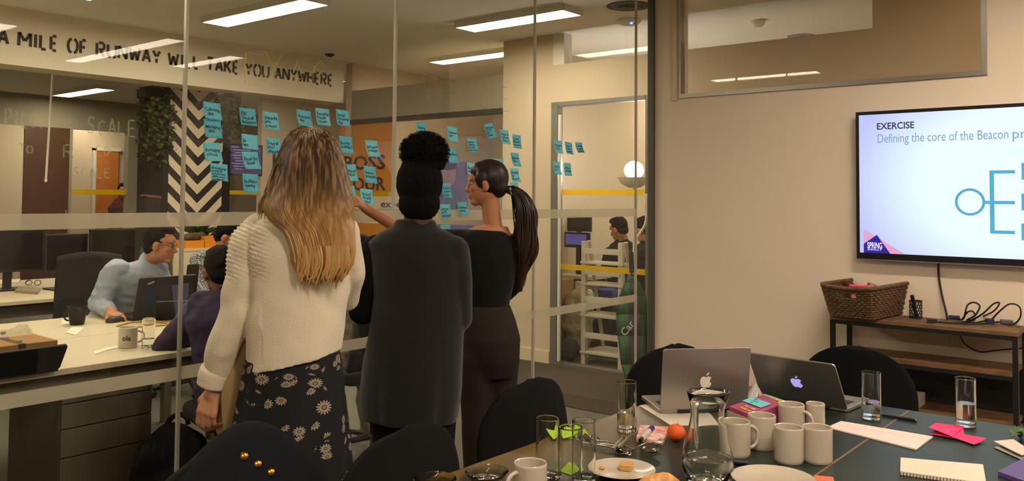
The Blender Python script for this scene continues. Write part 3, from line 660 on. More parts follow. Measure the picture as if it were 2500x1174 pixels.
sheet('paper_sheet', 'white sheet of paper sticking out under the left laptop', 'paper', [(1560, 990), (1640, 1040), (1775, 1036), (1700, 985)], paper)
# cable and tissue between the laptops
mb = MB()
def crum(u, v):
    p = T(1842, 985)+Vector((.06*(u-.5), .05*(v-.5), 0))*1.6
    return p+UP*(.004+.075*max(0, 1-2.2*abs(u-.5))*max(0, 1-1.8*abs(v-.45))+.008*noise.noise(Vector((u*6, v*6, 1))))
mb.surf(crum, 14, 14); tag(mb.build('crumpled_tissue', paper, thick=.001, smooth=True), 'crumpled white tissue between the two laptops', 'tissue')
tag(MB().tube(smooth_path([T(1838, 1010, .004), T(1846, 975, .05), T(1850, 960, .06), T(1856, 985, .02), T(1868, 1000, .004)], 6), .003, 6).build('charger_lead', M('white_cable', (220, 214, 200), .5), smooth=True), 'white charger lead between the two laptops', 'cable')
# sticky-note box
zt = .083
A, B, C_, D_ = [onz(*p, TZ+zt) for p in ((1780, 992), (1836, 1014), (1925, 981), (1868, 962))]
bxm = M('box_magenta', (150, 62, 98), .5, var=(30, (172, 76, 112)))
tbx = thing('card_box', 'magenta card box with open flap and turquoise note on top', 'box', ((A+C_)/2)-UP*zt)
def lo_(p): return Vector((p.x, p.y, TZ+.001))
mb = MB(); q = [lo_(A), lo_(B), lo_(C_), lo_(D_), A, B, C_, D_]
mb.add(q, [(3, 2, 1, 0), (1, 2, 6, 5), (2, 3, 7, 6), (3, 0, 4, 7), (4, 5, 6, 7), (0, 1, 5, 4)]); mb.build('carton', bxm, tbx)
u1, u2 = (B-A), (D_-A)
def on_top(a, b, dz=.001): return A+u1*a+u2*b+UP*dz
def patch(name, a0, a1, b0, b1, mat, dz): MB().add([on_top(a0, b0, dz), on_top(a1, b0, dz), on_top(a1, b1, dz), on_top(a0, b1, dz)], [(0, 1, 2, 3)]).build(name, mat, tbx, thick=.0006)
patch('blue_panel', 0, 1, .90, 1.0, M('box_blue', (40, 96, 160), .5, var=(40, (200, 190, 80))), .0012)
patch('yellow_label', .3, .75, .08, .16, M('label_yellow', (220, 170, 40), .5, var=(90, (90, 50, 60))), .0012)
patch('white_label', .3, .75, .20, .28, M('label_pink', (214, 160, 160), .5, var=(90, (170, 80, 110))), .0012)
patch('turquoise_note', -.03, .8, .36, .66, M('note_turquoise', (104, 190, 196), .75), .003)
mb = MB()
for k, s_ in enumerate(('IIX', 'I LC', 'E')): put_text(mb, s_, .016, on_top(.05+.0*k, .58-.09*k, .0042)+u1*(.1+.06*k), u1.normalized(), u2.normalized(), bold=.0004)
mb.build('note_writing', M('ink_black', (22, 28, 34), .7), tbx)
fa, fb = lo_(A)+(A-D_).normalized()*.012, lo_(B)+(A-D_).normalized()*.012
mb = MB(); mb.add([fa, fb, fb+UP*.072, fa+UP*.072], [(0, 1, 2, 3)]); mb.build('flap', M('card_inside', (176, 168, 150), .8), tbx, thick=.002)
for k in range(3):
    p0 = lo_(B).lerp(lo_(C_), .25+.22*k)+(B-A).normalized()*.0015; r_ = (C_-B).normalized()
    mb = MB(); mb.add([p0+UP*.01, p0+r_*.016+UP*.01, p0+r_*.016+UP*(.035+.008*k), p0+UP*(.035+.008*k)], [(0, 1, 2, 3)]); mb.build('printed_figure', M('box_print', (190, 130, 70), .6, var=(80, (90, 60, 90))), tbx)
# mugs
ceramic = M('white_ceramic', (186, 174, 156), .22, coat=.3)
def make_mug(label, rad=.041, h=.098, handle=True, r_in=None):
    t = thing('mug', label, 'mug', (0, 0, 0), 'white mugs on the meeting table')
    MB().lathe([(0, 0), (rad*.93, 0), (rad, .006), (rad, .010), (rad, h-.006), (rad, h-.002), (rad-.0015, h), (rad-.004, h-.002), (rad-.004, h-.006), (rad-.004, .012), (rad-.004, .008), (rad-.008, .006), (0, .006)], n=36).build('body', ceramic, t, smooth=True)
    if handle:
        pts = [Vector((rad-.002+.031*math.sin(math.pi*k/12)**.8, 0, h*.5-.031*math.cos(math.pi*k/12)*1.0)) for k in range(13)]
        MB().tube(pts, (.0055), 8, up=(0, 1, 0)).build('handle', ceramic, t, smooth=True)
    return t
mug0 = make_mug('white mug')
def mug_at(src, px, py, ang, label, first=False, dz=0):
    o = src if first else copy_tree(src); p = T(px, py); o.location = (p.x, p.y, TZ+.0005); o.rotation_euler = (0, 0, math.radians(ang)); o['label'] = label; return o
mug_at(mug0, 1797, 1110, -38, 'white mug with its handle to the right, just behind the jug', True)
mug_at(mug0, 1860, 1093, 60, 'white mug half hidden behind the mug with the right-hand handle')
mug_at(mug0, 1926, 1126, 60, 'handleless-looking white mug at front, left of the front pair')
mug_at(mug0, 1996, 1126, 70, 'white mug at front right of the cluster, rightmost of the front pair')
mug_at(mug0, 1932, 1062, -95, 'white mug with its handle towards the viewer, beside the magenta box')
mug_at(mug0, 1294, 1228, 165, 'white mug at the bottom edge with its handle to the left')
cup = make_mug('narrow white beaker without handle behind the front mugs', .029, .10, False); p = T(1991, 1062); cup.location = (p.x, p.y, TZ+.0005)
# tumblers
thin_gl = sheet_glass('tumbler_glass', (.98, .99, .98), 1.5); gl = solid_glass('clear_glass', (.97, .99, .97), 1.45); wat = solid_glass('water', (1, 1, .97), 1.33)
def make_tumbler(label, fill, rad=.031, h=.158):
    t = thing('tumbler', label, 'glass', (0, 0, 0), 'tall tumblers on the meeting table')
    MB().lathe([(0, 0), (rad-.004, 0), (rad-.002, .0001), (rad, .002), (rad, .004), (rad, h-.004), (rad, h-.001), (rad-.0008, h), (rad-.0018, h-.001), (rad-.0019, h-.004), (rad-.0022, .015), (rad-.0022, .012), (rad-.004, .0102), (0, .010)], n=40).build('glass', gl, t, smooth=True)
    if fill: MB().lathe([(0, .0105), (rad-.0024, .0125), (rad-.0022, fill), (0, fill)], n=40).build('water', wat, t, smooth=True)
    return t
for px, py, f, lb in ((1530, 1052, .062, 'part-filled tall tumbler standing left of the left laptop'), (2128, 1022, .058, 'part-filled tall tumbler beside the right laptop'), (2358, 1040, .075, 'part-filled tall tumbler furthest right on the table'),
                      (1336, 1166, 0, 'empty tall tumbler at the left of the front trio'), (1392, 1194, 0, 'empty tall tumbler at the front of the trio'), (1425, 1174, 0, 'empty tall tumbler at the right of the front trio')):
    o = make_tumbler(lb, f); p = T(px, py); o.location = (p.x, p.y, TZ+.0005)
# jug
jp = T(1727, 1172); jg = thing('water_jug', 'clear glass water jug with a waisted neck, part full', 'jug', (jp.x, jp.y, TZ+.0005))
jc = Vector((jp.x, jp.y, TZ+.0005))
outer = [(0, 0), (.052, 0), (.060, .006), (.068, .035), (.0685, .055), (.063, .085), (.055, .115), (.047, .148), (.0435, .172), (.0445, .178), (.0440, .184), (.0470, .205), (.0530, .228)]
inner = [(r-.0028, z) for r, z in outer[::-1][:-3]]+[(.050, .012), (0, .010)]
mb = MB(); mb.lathe(outer+[(.0525, .2305)]+inner, jc, 48)
sp_dir = (T(1770, 1165)-T(1727, 1165)).normalized()
nv = []
for v in mb.v:                                   # pull the rim into a spout
    d_ = v-jc; k = max(0, (d_.z-.19)/.04); r_ = Vector((d_.x, d_.y, 0)); c_ = max(0, r_.normalized().dot(sp_dir)) if r_.length > 0 else 0
    nv.append(v+r_.normalized()*(.012*k*c_**6)+UP*(.006*k*c_**6) if r_.length > 1e-6 else v)
mb.v = nv; mb.build('glass', gl, jg, smooth=True)
hd = (CAM-jc); hd.z = 0; hd = hd.normalized(); hd = (hd+(T(1700, 1165)-T(1727, 1165)).normalized()*.45).normalized()
MB().tube(smooth_path([jc+hd*.050+UP*.212, jc+hd*.072+UP*.208, jc+hd*.079+UP*.18, jc+hd*.078+UP*.15, jc+hd*.074+UP*.118, jc+hd*.071+UP*.10], 5), [.006, .0065, .007, .0065, .0055, .003], 10).build('handle', gl, jg, smooth=True)
MB().lathe([(0, .0106), (.0496, .0125), (.0648, .035), (.0655, .050), (.0645, .062), (0, .062)], jc, 48).build('water', wat, jg, smooth=True)
# plates
def make_plate(label, px, py, rad, z=0):
    p = T(px, py); c_ = Vector((p.x, p.y, TZ+.0005+z)); t = thing('plate', label, 'plate', c_, 'white plates on the meeting table')
    MB().lathe([(0, 0), (rad*.55, 0), (rad*.62, .004), (rad*.97, .016), (rad, .0185), (rad*.985, .0195), (rad*.72, .0095), (rad*.6, .0055), (0, .005)], c_, 56).build('dish', ceramic, t, smooth=True); return c_
pl = make_plate('white plate holding a wafer biscuit beside the cutlery', 1518, 1160, .090)
pl2 = make_plate('white plate stacked on another at the bottom edge', 1888, 1196, .106, .0125)
make_plate('lower white plate of the stacked pair at the bottom edge', 1874, 1204, .098)
bis = M('biscuit', (206, 158, 86), .8, bump=(300, .6)); cream = M('biscuit_cream', (222, 196, 140), .8)
bt = thing('wafer_biscuit', 'small layered wafer biscuit lying on the white plate', 'biscuit', pl+UP*.006)
bc_ = pl+(T(1529, 1150)-T(1518, 1160)); bc_.z = TZ+.0068
rt = Matrix.Rotation(.35, 3, 'Z')
for k, (mt, hh) in enumerate(((bis, .005), (cream, .004), (bis, .005))):
    mb = MB(); mb.prism([tuple((rt @ Vector((x, y, 0)))[:2]) for x, y in rrect(.046-.003*(k == 1), .034-.003*(k == 1), .006)], bc_+UP*(.0+[0, .0052, .0094][k]), (1, 0, 0), (0, 1, 0), hh); mb.build('wafer_layer', mt, bt, bevel=.001)
tag(MB().ell(pl+(T(1470, 1152)-T(1518, 1160))+UP*.011, (.010, .007, .005)).build('biscuit_crumb', bis), 'broken biscuit crumb near the plate rim', 'crumb')
pst = M('pastry', (186, 112, 50), .6, bump=(60, .8), var=(40, (226, 176, 110)))
mb = MB(); pc_ = T(1608, 1212); mb.tube(smooth_path([pc_+Vector((-.05, .05, .012)), pc_+Vector((-.02, .015, .03)), pc_+Vector((.01, -.02, .034)), pc_+Vector((.02, -.06, .015))], 6), [.012, .024, .026, .012], 12)
tag(mb.build('pastry', pst, remesh=.004, relax=2, warp=lambda v, n: .002*noise.noise(v*90)), 'golden flaky pastry overlapping the biscuit plate at the bottom edge', 'pastry')
# glass dishes at the bottom edge
for px, py, rad, lb in ((1188, 1172, .058, 'shallow clear glass bowl at the bottom edge, right of two'), (1062, 1190, .055, 'shallow clear glass bowl at the bottom edge, left of two')):
    p = T(px, py); c_ = Vector((p.x, p.y, TZ+.0005))
    tag(MB().lathe([(0, 0), (rad*.7, 0), (rad*.75, .004), (rad, .022), (rad-.001, .024), (rad-.004, .023), (rad*.68, .008), (0, .007)], c_, 44).build('glass_bowl', gl, smooth=True), lb, 'bowl')
# lime green sticky notes
lime = M('note_lime', (176, 214, 50), .7)
tn = thing('sticky_note_pad', 'lime green sticky notes lying behind the empty tumblers', 'sticky notes', T(1392, 1066))
for k, (dx, dy, a) in enumerate(((0, 0, .3), (.03, -.012, .9), (-.028, .012, 1.2))):
    c_ = T(1390, 1068)+Vector((dx, dy, .001+.003*k)); r_ = Matrix.Rotation(a, 3, 'Z')
    mb = MB(); mb.surf(lambda u, v: c_+r_ @ Vector((.07*(u-.5), .07*(v-.5), .018*max(0, u+v-1.1)**1.5)), 6, 6); mb.build('note', lime, tn, thick=.0008)
p = T(1392, 1150); mb = MB(); mb.surf(lambda u, v: p+Vector((.06*(u-.5), .05*(v-.5), .002+.01*u*v)), 5, 5); tag(mb.build('sticky_note', lime, thick=.0006), 'single lime green sticky note on the table among the tumblers', 'sticky note')
# notebook, marker, orange
sheet('small_notebook', 'small notebook scribbled in pink and red beside the orange', 'notebook', [(1563, 1046), (1553, 1078), (1619, 1086), (1634, 1051)], M('scribble_page', (222, 196, 180), .8, var=(45, (206, 110, 110))), .006, .012)
mk = thing('marker_pen', 'white and purple marker pen lying on the small notebook', 'pen', T(1576, 1060, .012))
a, b = T(1563, 1075, .02), T(1592, 1044, .02)
MB().tube([a, a.lerp(b, .12)], .006, 10).build('tip', black_f, mk); MB().tube([a.lerp(b, .12), a.lerp(b, .72)], .0085, 12).build('barrel', M('marker_white', (190, 184, 180), .4), mk, smooth=True); MB().tube([a.lerp(b, .72), b], .009, 12).build('cap', M('marker_purple', (50, 34, 92), .4), mk, smooth=True)
oc = T(1651, 1077); org = thing('orange', 'small orange clementine beside the notebook', 'fruit', (oc.x, oc.y, TZ))
oc = Vector((oc.x, oc.y, TZ+.0265)); MB().ell(oc, (.0285, .0285, .026), 24, 16).build('peel', M('orange_peel', (232, 88, 18), .45, bump=(500, .4)), org, smooth=True)
MB().ell(oc+Vector((0, -.004, .0258)), (.003, .003, .0015), 8, 5).build('stem_scar', M('stem_green', (70, 70, 20), .8), org)
# cutlery
steel = M('steel', (190, 186, 180), .12, 1)
def cutlery(kind, px, py, ang, label, z=.0, L=.185, roll=0):
    p = T(px, py); t = thing(kind, label, kind, (p.x, p.y, TZ+z+.001), 'forks and spoons in a heap'); base = Vector((p.x, p.y, TZ+z+.005))
    r_ = Matrix.Rotation(ang, 3, 'Z')
    def W(x, y, zz): return base+r_ @ Vector((x, y, zz))
    MB().tube([W(-L*.55, 0, .004), W(-L*.3, 0, .006), W(-.0, 0, .010), W(L*.12, 0, .006)], [(.002, .009), (.0018, .0065), (.0018, .0032), (.002, .005)], 10).build('handle', steel, t, smooth=True)
    if kind == 'fork':
        MB().tube([W(L*.11, 0, .006), W(L*.16, 0, .003), W(L*.22, 0, .003)], [(.0016, .005), (.0014, .011), (.0012, .0115)], 10).build('head', steel, t, smooth=True)
        for k in range(4):
            yy = (k-1.5)*.0062; MB().tube([W(L*.21, yy, .003), W(L*.32, yy, .004), W(L*.42, yy*.95, .010)], [.0017, .0016, .0008], 6).build('tine', steel, t, smooth=True)
    else:
        def bowl(u, v): a_ = (u-.5)*2; b_ = (v-.5)*2; k = a_*a_+b_*b_*.9; return W(L*.11+.031*(1+a_*math.sqrt(1-b_*b_*.45)), .017*b_*math.sqrt(max(0, 1-a_*a_*.5)), .001+.007*k)
        MB().surf(bowl, 12, 10).build('bowl', steel, t, smooth=True, thick=.0012)
d_ = lambda x0, y0, x1, y1: math.atan2((T(x1, y1)-T(x0, y0)).y, (T(x1, y1)-T(x0, y0)).x)
cutlery('fork', 1517, 1090, d_(1500, 1100, 1530, 1062), 'fork pointing up in front of the filled tumbler, left of two', .012)
cutlery('fork', 1535, 1090, d_(1515, 1102, 1556, 1064), 'fork pointing up in front of the filled tumbler, right of two', .016)
cutlery('fork', 1578, 1098, d_(1540, 1102, 1610, 1082), 'fork lying toward the small notebook', .004)
cutlery('spoon', 1545, 1103, d_(1515, 1100, 1590, 1112), 'spoon with its bowl toward the jug', .0)
cutlery('spoon', 1478, 1094, d_(1500, 1096, 1450, 1086), 'spoon with its bowl behind the empty tumblers', .006)
cutlery('fork', 1480, 1102, d_(1455, 1094, 1520, 1106), 'fork lying flat along the plate rim', .0)
cutlery('spoon', 1490, 1106, d_(1450, 1092, 1500, 1110), 'spoon tucked under the forks beside the plate', .002)
# right-hand papers
bk = sheet('paper_booklet', 'long folded white leaflet lying beside the front mugs', 'leaflet', [(2020, 1046), (2053, 1031), (2278, 1069), (2237, 1100)], M('leaflet', (222, 202, 196), .75), .003, .004)
mb = MB(); q0, q1 = T(2046, 1037, .0058), T(2262, 1072, .0058); w_ = (T(2055, 1031)-T(2020, 1046)).normalized()*.0012; mb.add([q0, q1, q1+w_, q0+w_], [(0, 1, 2, 3)]); mb.build('fold_line', M('fold_grey', (120, 104, 100), .8), bk)
pn = thing('ballpoint_pen', 'slim black pen lying by the right tumbler', 'pen', T(2190, 1020)); a, b = T(2152, 1013, .005), T(2236, 1026, .005)
MB().tube([a, a.lerp(b, .05), b], [.002, .0045, .005], 10).build('barrel', black_f, pn, smooth=True); MB().tube([a.lerp(b, .985), b+(b-a).normalized()*.004], .0052, 10).build('end_cap', alu, pn); MB().tube([a.lerp(b, .55)+UP*.006, a.lerp(b, .95)+UP*.007], .0012, 6).build('clip', alu, pn)
pk = M('note_pink', (238, 44, 110), .7)
tn = thing('sticky_note_pad', 'bright pink sticky notes, curled, in front of the right tumbler', 'sticky notes', T(2335, 1065))
def pinkf(c4, cz):
    q = [T(*c) for c in c4]
    mb = MB(); mb.surf(lambda u, v: (q[0]*(1-u)+q[1]*u)*(1-v)+(q[3]*(1-u)+q[2]*u)*v+UP*(.002+cz(u, v)), 8, 8); mb.build('note', pk, tn, thick=.0012)
pinkf([(2268, 1062), (2352, 1045), (2354, 1067), (2335, 1076)], lambda u, v: .002+.004*v)
pinkf([(2268, 1060), (2285, 1040), (2354, 1048), (2326, 1074)], lambda u, v: .008+.012*(1-u)*(1-v))
pinkf([(2332, 1074), (2354, 1068), (2408, 1078), (2378, 1090)], lambda u, v: .004+.010*max(0, u-.6))
wcv = sheet('folded_card', 'folded white card at the right edge of the table', 'card', [(2426, 1087), (2474, 1082), (2520, 1112), (2495, 1122)], paper, .012, .002); mb = MB(); q = [T(*c) for c in ((2426, 1094), (2470, 1088), (2512, 1118), (2492, 1124))]; mb.add([v+UP*.003 for v in q], [(0, 1, 2, 3)]); mb.build('lower_leaf', M('card_grey', (150, 146, 138), .8), wcv, thick=.001)
nbk = sheet('spiral_notebook', 'spiral-bound notebook with faint notes at the bottom edge', 'notebook', [(2199, 1126), (2400, 1143), (2408, 1190), (2198, 1160)], M('page_cream', (214, 200, 182), .8), .006, .010)
q0, q1 = T(2198, 1158, .010), T(2405, 1186, .010)
for k in range(26):
    c_ = q0.lerp(q1, k/25); d2_ = (q1-q0).normalized(); n2_ = UP.cross(d2_)
    MB().tube([c_+n2_*(.005*math.cos(a*.7854))+UP*(.006*math.sin(a*.7854)) for a in range(8)], .0011, 5, closed=True).build('binding_ring', M('ring_dark', (60, 50, 44), .4, .6), nbk)
mb = MB()
for cx_, l0, l1_ in ((2232, 1132, 1150), (2246, 1133, 1152), (2290, 1138, 1156), (2312, 1140, 1158), (2325, 1150, 1158)):
    for k in range(4):
        y_ = l0+(l1_-l0)*k/4; a_, b_ = T(cx_, y_, .0116), T(cx_+4, y_+1, .0116); w_ = Vector((.001, .001, 0)); mb.add([a_, b_, b_+w_, a_+w_], [(0, 1, 2, 3)])
mb.build('pencil_notes', M('pencil', (110, 96, 88), .8), nbk)
pbk = sheet('purple_notebook', 'purple notebook at the bottom right corner of the table', 'notebook', [(2436, 1162), (2496, 1131), (2600, 1160), (2540, 1200)], M('purple_cover', (86, 66, 130), .6), .007, .012)
tag(MB().tube([T(1790, 1127, .008), T(1826, 1130, .008)], .009, 12).build('black_marker', black_f, smooth=True), 'black marker lying behind the jug, under the mug', 'pen')
tag(MB().box(T(2012, 1178, .010), (.06, .05, .018), Matrix.Rotation(.4, 3, 'Z')).build('orange_wrapper', M('orange_grid', (214, 110, 76), .6, var=(160, (190, 80, 56))), bevel=.003), 'orange checked packet at the bottom edge beside the plates', 'packet')
mb = MB(); p = T(1722, 1176)
tag(MB().box(T(1742, 1184, .012)+Vector((-.03, -.07, 0)), (.05, .035, .018), Matrix.Rotation(.2, 3, 'Z')).build('sweet_wrapper', M('wrapper', (220, 90, 40), .4, var=(70, (226, 210, 200))), bevel=.004), 'orange and white sweet wrapper in front of the jug', 'wrapper')
# potted leaf tips at the right edge
lf = thing('trailing_plant', 'green leafy sprig at the right edge of the table', 'plant', T(2490, 1062)); gm = M('leaf_green', (60, 92, 30), .6)
for k in range(14):
    c_ = T(2480+random.uniform(-8, 30), 1056+random.uniform(-10, 12), .008+.003*k*random.random()); a_ = random.uniform(0, 6.28); u_ = Vector((math.cos(a_), math.sin(a_), .3)).normalized()*.03; v_ = Vector((-math.sin(a_), math.cos(a_), .1)).normalized()*.008
    MB().add([c_-u_, c_+v_, c_+u_, c_-v_], [(0, 1, 2, 3)]).build('leaf', gm, lf)
# ------------------------------------------------------------------ people
def skin(name, c): 
    m = M(name, c, .55); b = m.node_tree.nodes['Principled BSDF']; b.inputs['Subsurface Weight'].default_value = .08; b.inputs['Subsurface Radius'].default_value = (.02, .008, .004); return m
sk_light, sk_tan, sk_dark, sk_mid = skin('skin_light', (206, 148, 112)), skin('skin_tan', (186, 126, 88)), skin('skin_dark', (70, 44, 30)), skin('skin_mid', (180, 124, 88))
def smooth01(t): t = max(0, min(1, t)); return t*t*(3-2*t)
class Fig:
    def __init__(s, label, px, zc, group=None, seat=0):
        s.zc = zc; p = atd(px, 485, zc); s.o = Vector((p.x, p.y, seat))
        d = ray(px, 485); s.f = Vector((d.x, d.y, 0)).normalized(); s.r = s.f.cross(UP).normalized()
        s.root = thing('person', label, 'person', s.o, group)
    def P(s, x, y, dy=0): return atd(x, y, s.zc+dy)
    def ring(s, x0, x1, y, dy, b, n=40, tilt=0, fold=0, nf=9, ph=0, back=1.0):
        c = s.P((x0+x1)/2, y, dy); a = (s.P(x1, y, dy)-s.P(x0, y, dy)).length/2; out = []
        for k in range(n):
            t = 2*math.pi*k/n; q = 1+fold*math.sin(nf*t+ph)+fold*.5*math.sin((nf*2-3)*t+1.7*ph)
            out.append(c+s.r*(a*q*math.cos(t))+s.f*(b*q*math.sin(t))+UP*(tilt*math.cos(t)))
        return out
def axes_of(F):
    F = F.normalized(); R = F.cross(UP).normalized(); U = R.cross(F).normalized(); return F, R, U
def head(mb, c, F, s=.92, neck=None, nr=.052):
    F, R, U = axes_of(F); ax = (R, F, U)
    def E(f, r, u, a, b, cc): mb.ell(c+(F*f+R*r+U*u)*s, (a*s, b*s, cc*s), 18, 12, ax)
    E(-.012, 0, .030, .076, .096, .102); E(.022, 0, -.035, .061, .070, .085); E(.060, 0, -.098, .030, .030, .024)
    E(.070, 0, .040, .052, .026, .030); E(-.01, 0, -.06, .055, .06, .05)
    for q in (-1, 1):
        E(.062, q*.034, -.022, .026, .024, .024); E(-.004, q*.075, -.012, .010, .020, .034); E(.000, q*.082, .004, .008, .016, .016)
        E(.083, q*.012, -.036, .010, .012, .008); E(.084, q*.032, .026, .022, .010, .008)
    mb.tube([c+(F*.085+U*.024)*s, c+(F*.101-U*.008)*s, c+(F*.114-U*.032)*s, c+(F*.096-U*.043)*s], [.007*s, .009*s, .0125*s, .010*s], 10)
    E(.090, 0, -.062, .024, .010, .007); E(.088, 0, -.075, .021, .011, .008)
    if neck is not None: mb.limb(c-U*.07*s-F*.018*s, neck, nr*s, nr*s*1.08, 16)
def eyes(root, c, F, s=.92, iris=(50, 34, 24)):
    F, R, U = axes_of(F); ax = (R, F, U)
    for q in (-1, 1):
        e = c+(F*.079+R*(q*.033)+U*.004)*s
        o = MB().ell(e, (.0135*s, .010*s, .0085*s), 14, 9, ax).build('eye', M('eye_white', (168, 156, 146), .5), root, smooth=True)
        MB().ell(e+F*.0055*s, (.0068*s, .0055*s, .0072*s), 10, 7, ax).build('iris', M('iris_dark', iris, .2), o, smooth=True)
        MB().tube([e+(R*(-.018)+U*.021+F*.004)*s, e+(U*.026+F*.010)*s, e+(R*.018+U*.021+F*.004)*s], [.0025*s, .0036*s, .002*s], 6).build('eyebrow', M('brow_dark', (26, 18, 14), .9), root, smooth=True)
        MB().tube([e+(R*(-.014)+U*.007+F*.006)*s, e+(U*.0098+F*.010)*s, e+(R*.014+U*.006+F*.006)*s], .0016*s, 5).build('eyelash_line', M('brow_dark', (26, 18, 14), .9), root)
    MB().ell(c+(F*.094-U*.062)*s, (.020*s, .009*s, .0055*s), 12, 8, ax).build('upper_lip', M('lip', (150, 84, 72), .45), root, smooth=True)
    MB().ell(c+(F*.092-U*.073)*s, (.018*s, .010*s, .0065*s), 12, 8, ax).build('lower_lip', M('lip', (150, 84, 72), .45), root, smooth=True)
def hand(mb, w, d, n, side=1, s=1.0, curls=(.5, .6, .7, .8), thumb=.5, spread=.06):
    """w wrist, d towards the fingers, n out of the back of the hand, side +1 puts the thumb on d x n"""
    d = Vector(d).normalized(); n = Vector(n); n = (n-d*n.dot(d)).normalized(); l = d.cross(n)*side
    mb.limb(w-d*.03*s, w+d*.02*s, .026*s, .027*s, 12)
    for k in range(4): mb.limb(w+d*.012*s+l*(.018-.012*k)*s, w+d*.085*s+l*(.030-.020*k)*s, .015*s, .0125*s, 10)
    lens = ((.043, .026, .021), (.047, .030, .023), (.043, .028, .022), (.034, .021, .019))
    for k in range(4):
        p = w+d*(.090-.004*abs(k-1))*s+l*(.030-.020*k)*s; dd = (d+l*(spread*(1.5-k))).normalized(); rr = (.0098, .0100, .0094, .0084)[k]*s
        a = 0
        for j, L in enumerate(lens[k]):
            a += curls[k]*(.7, 1.0, .8)[j]; v = dd*math.cos(a)-n*math.sin(a); q = p+v*L*s
            mb.limb(p, q, rr*(1-.07*j), rr*(.93-.08*j), 10); p = q
    p = w+d*.02*s+l*.022*s-n*.006*s
    t1 = (d*.75+l*.62-n*.25).normalized(); q = p+t1*.048*s; mb.limb(p, q, .0155*s, .012*s, 10)
    t2 = (d*.9+l*(.35-thumb*.6)-n*(.2+.4*thumb)).normalized(); q2 = q+t2*.033*s; mb.limb(q, q2, .0118*s, .0105*s, 10)
    t3 = (d*.9+l*(.1-thumb*.8)-n*(.2+.5*thumb)).normalized(); mb.limb(q2, q2+t3*.026*s, .0105*s, .0088*s, 10)
def chain(mb, pts, rad, n=14):
    for i in range(len(pts)-1): mb.limb(pts[i], pts[i+1], rad[i], rad[i+1], n)
def hair_mat(name, top, tip, z0, z1, streak):
    if name in _mats: return _mats[name]
    m = M(name, top, .42, spec=.4); nt = m.node_tree; b = nt.nodes['Principled BSDF']
    g = nt.nodes.new('ShaderNodeNewGeometry'); sx = nt.nodes.new('ShaderNodeSeparateXYZ'); mr = nt.nodes.new('ShaderNodeMapRange'); mr.inputs[1].default_value = z0; mr.inputs[2].default_value = z1
    n = nt.nodes.new('ShaderNodeTexNoise'); n.inputs['Scale'].default_value = 1; mp = nt.nodes.new('ShaderNodeMapping'); mp.inputs['Scale'].default_value = (90, 90, 4)
    rp = nt.nodes.new('ShaderNodeValToRGB'); rp.color_ramp.elements[0].color = lin(top)+(1,); rp.color_ramp.elements[1].color = lin(tip)+(1,)
    mx = nt.nodes.new('ShaderNodeMix'); mx.data_type = 'RGBA'; mx.inputs[7].default_value = lin(streak)+(1,)
    r2 = nt.nodes.new('ShaderNodeMapRange'); r2.inputs[1].default_value = .45; r2.inputs[2].default_value = .75; r2.inputs[4].default_value = .6
    nt.links.new(g.outputs['Position'], sx.inputs[0]); nt.links.new(sx.outputs['Z'], mr.inputs[0]); nt.links.new(mr.outputs[0], rp.inputs[0])
    nt.links.new(g.outputs['Position'], mp.inputs[0]); nt.links.new(mp.outputs[0], n.inputs[0]); nt.links.new(n.outputs[0], r2.inputs[0]); nt.links.new(r2.outputs[0], mx.inputs[0])
    nt.links.new(rp.outputs[0], mx.inputs[6]); nt.links.new(mx.outputs[2], b.inputs['Base Color']); return m

# ---- woman with long fair hair, cream jumper, daisy skirt
w1 = Fig('woman with long ombre blonde hair in cream jumper and daisy-print skirt', 735, 2.95, 'women at the glass wall')
P = w1.P; hc = P(757, 398, .02)
b = MB(); head(b, hc, w1.f, .92, P(752, 545, -.01))
b.loft([w1.ring(690, 815, 520, 0, .06), w1.ring(640, 835, 560, 0, .08), w1.ring(640, 830, 650, 0, .09), w1.ring(650, 815, 760, 0, .085), w1.ring(635, 810, 860, 0, .10), w1.ring(620, 815, 960, 0, .115), w1.ring(625, 815, 1040, 0, .11)])
chain(b, [P(630, 572), P(592, 735, -.01), P(528, 925, 0)], [.045, .038, .028])
chain(b, [P(838, 575, .02), P(852, 720, .12), P(820, 690, .34)], [.045, .038, .028])
hand(b, P(524, 948, 0), P(497, 1030, -.02)-P(524, 948, 0), -w1.r*.55-w1.f*.83, side=1, s=1.0, curls=(.55, .62, .68, .72), thumb=.7)
hand(b, P(822, 690, .34), w1.f*.6+UP*.8, w1.r, side=-1)
for sx, px in ((-1, 672), (1, 775)):
    chain(b, [P(px, 1040), P(px, 1270, -.01), P(px, 1480, .02)], [.085, .056, .040]); b.limb(P(px, 1500, -.02), P(px, 1506, -.18), .036, .030)
b.build('body', sk_light, w1.root, remesh=.0055, relax=3)
cream_k = M('cream_knit', (234, 220, 194), .95, bump=(260, .35), sheen=.3, spec=.2)
s_ = MB()
s_.loft([w1.ring(690, 812, 512, 0, .055), w1.ring(648, 838, 528, 0, .082), w1.ring(615, 860, 556, 0, .108), w1.ring(612, 862, 620, -.005, .122), w1.ring(613, 852, 700, -.01, .126), w1.ring(609, 840, 800, -.01, .132), w1.ring(605, 834, 850, -.01, .138, tilt=.012), w1.ring(604, 832, 878, -.01, .140, tilt=.034)])
chain(s_, [P(640, 565), P(612, 600), P(598, 680, -.02), P(576, 760, -.03), P(546, 850, -.02), P(527, 915, 0)], [.068, .074, .064, .060, .055, .050], 18)
chain(s_, [P(830, 570), P(850, 660, .05), P(845, 725, .14), P(824, 700, .30)], [.066, .06, .056, .042], 18)
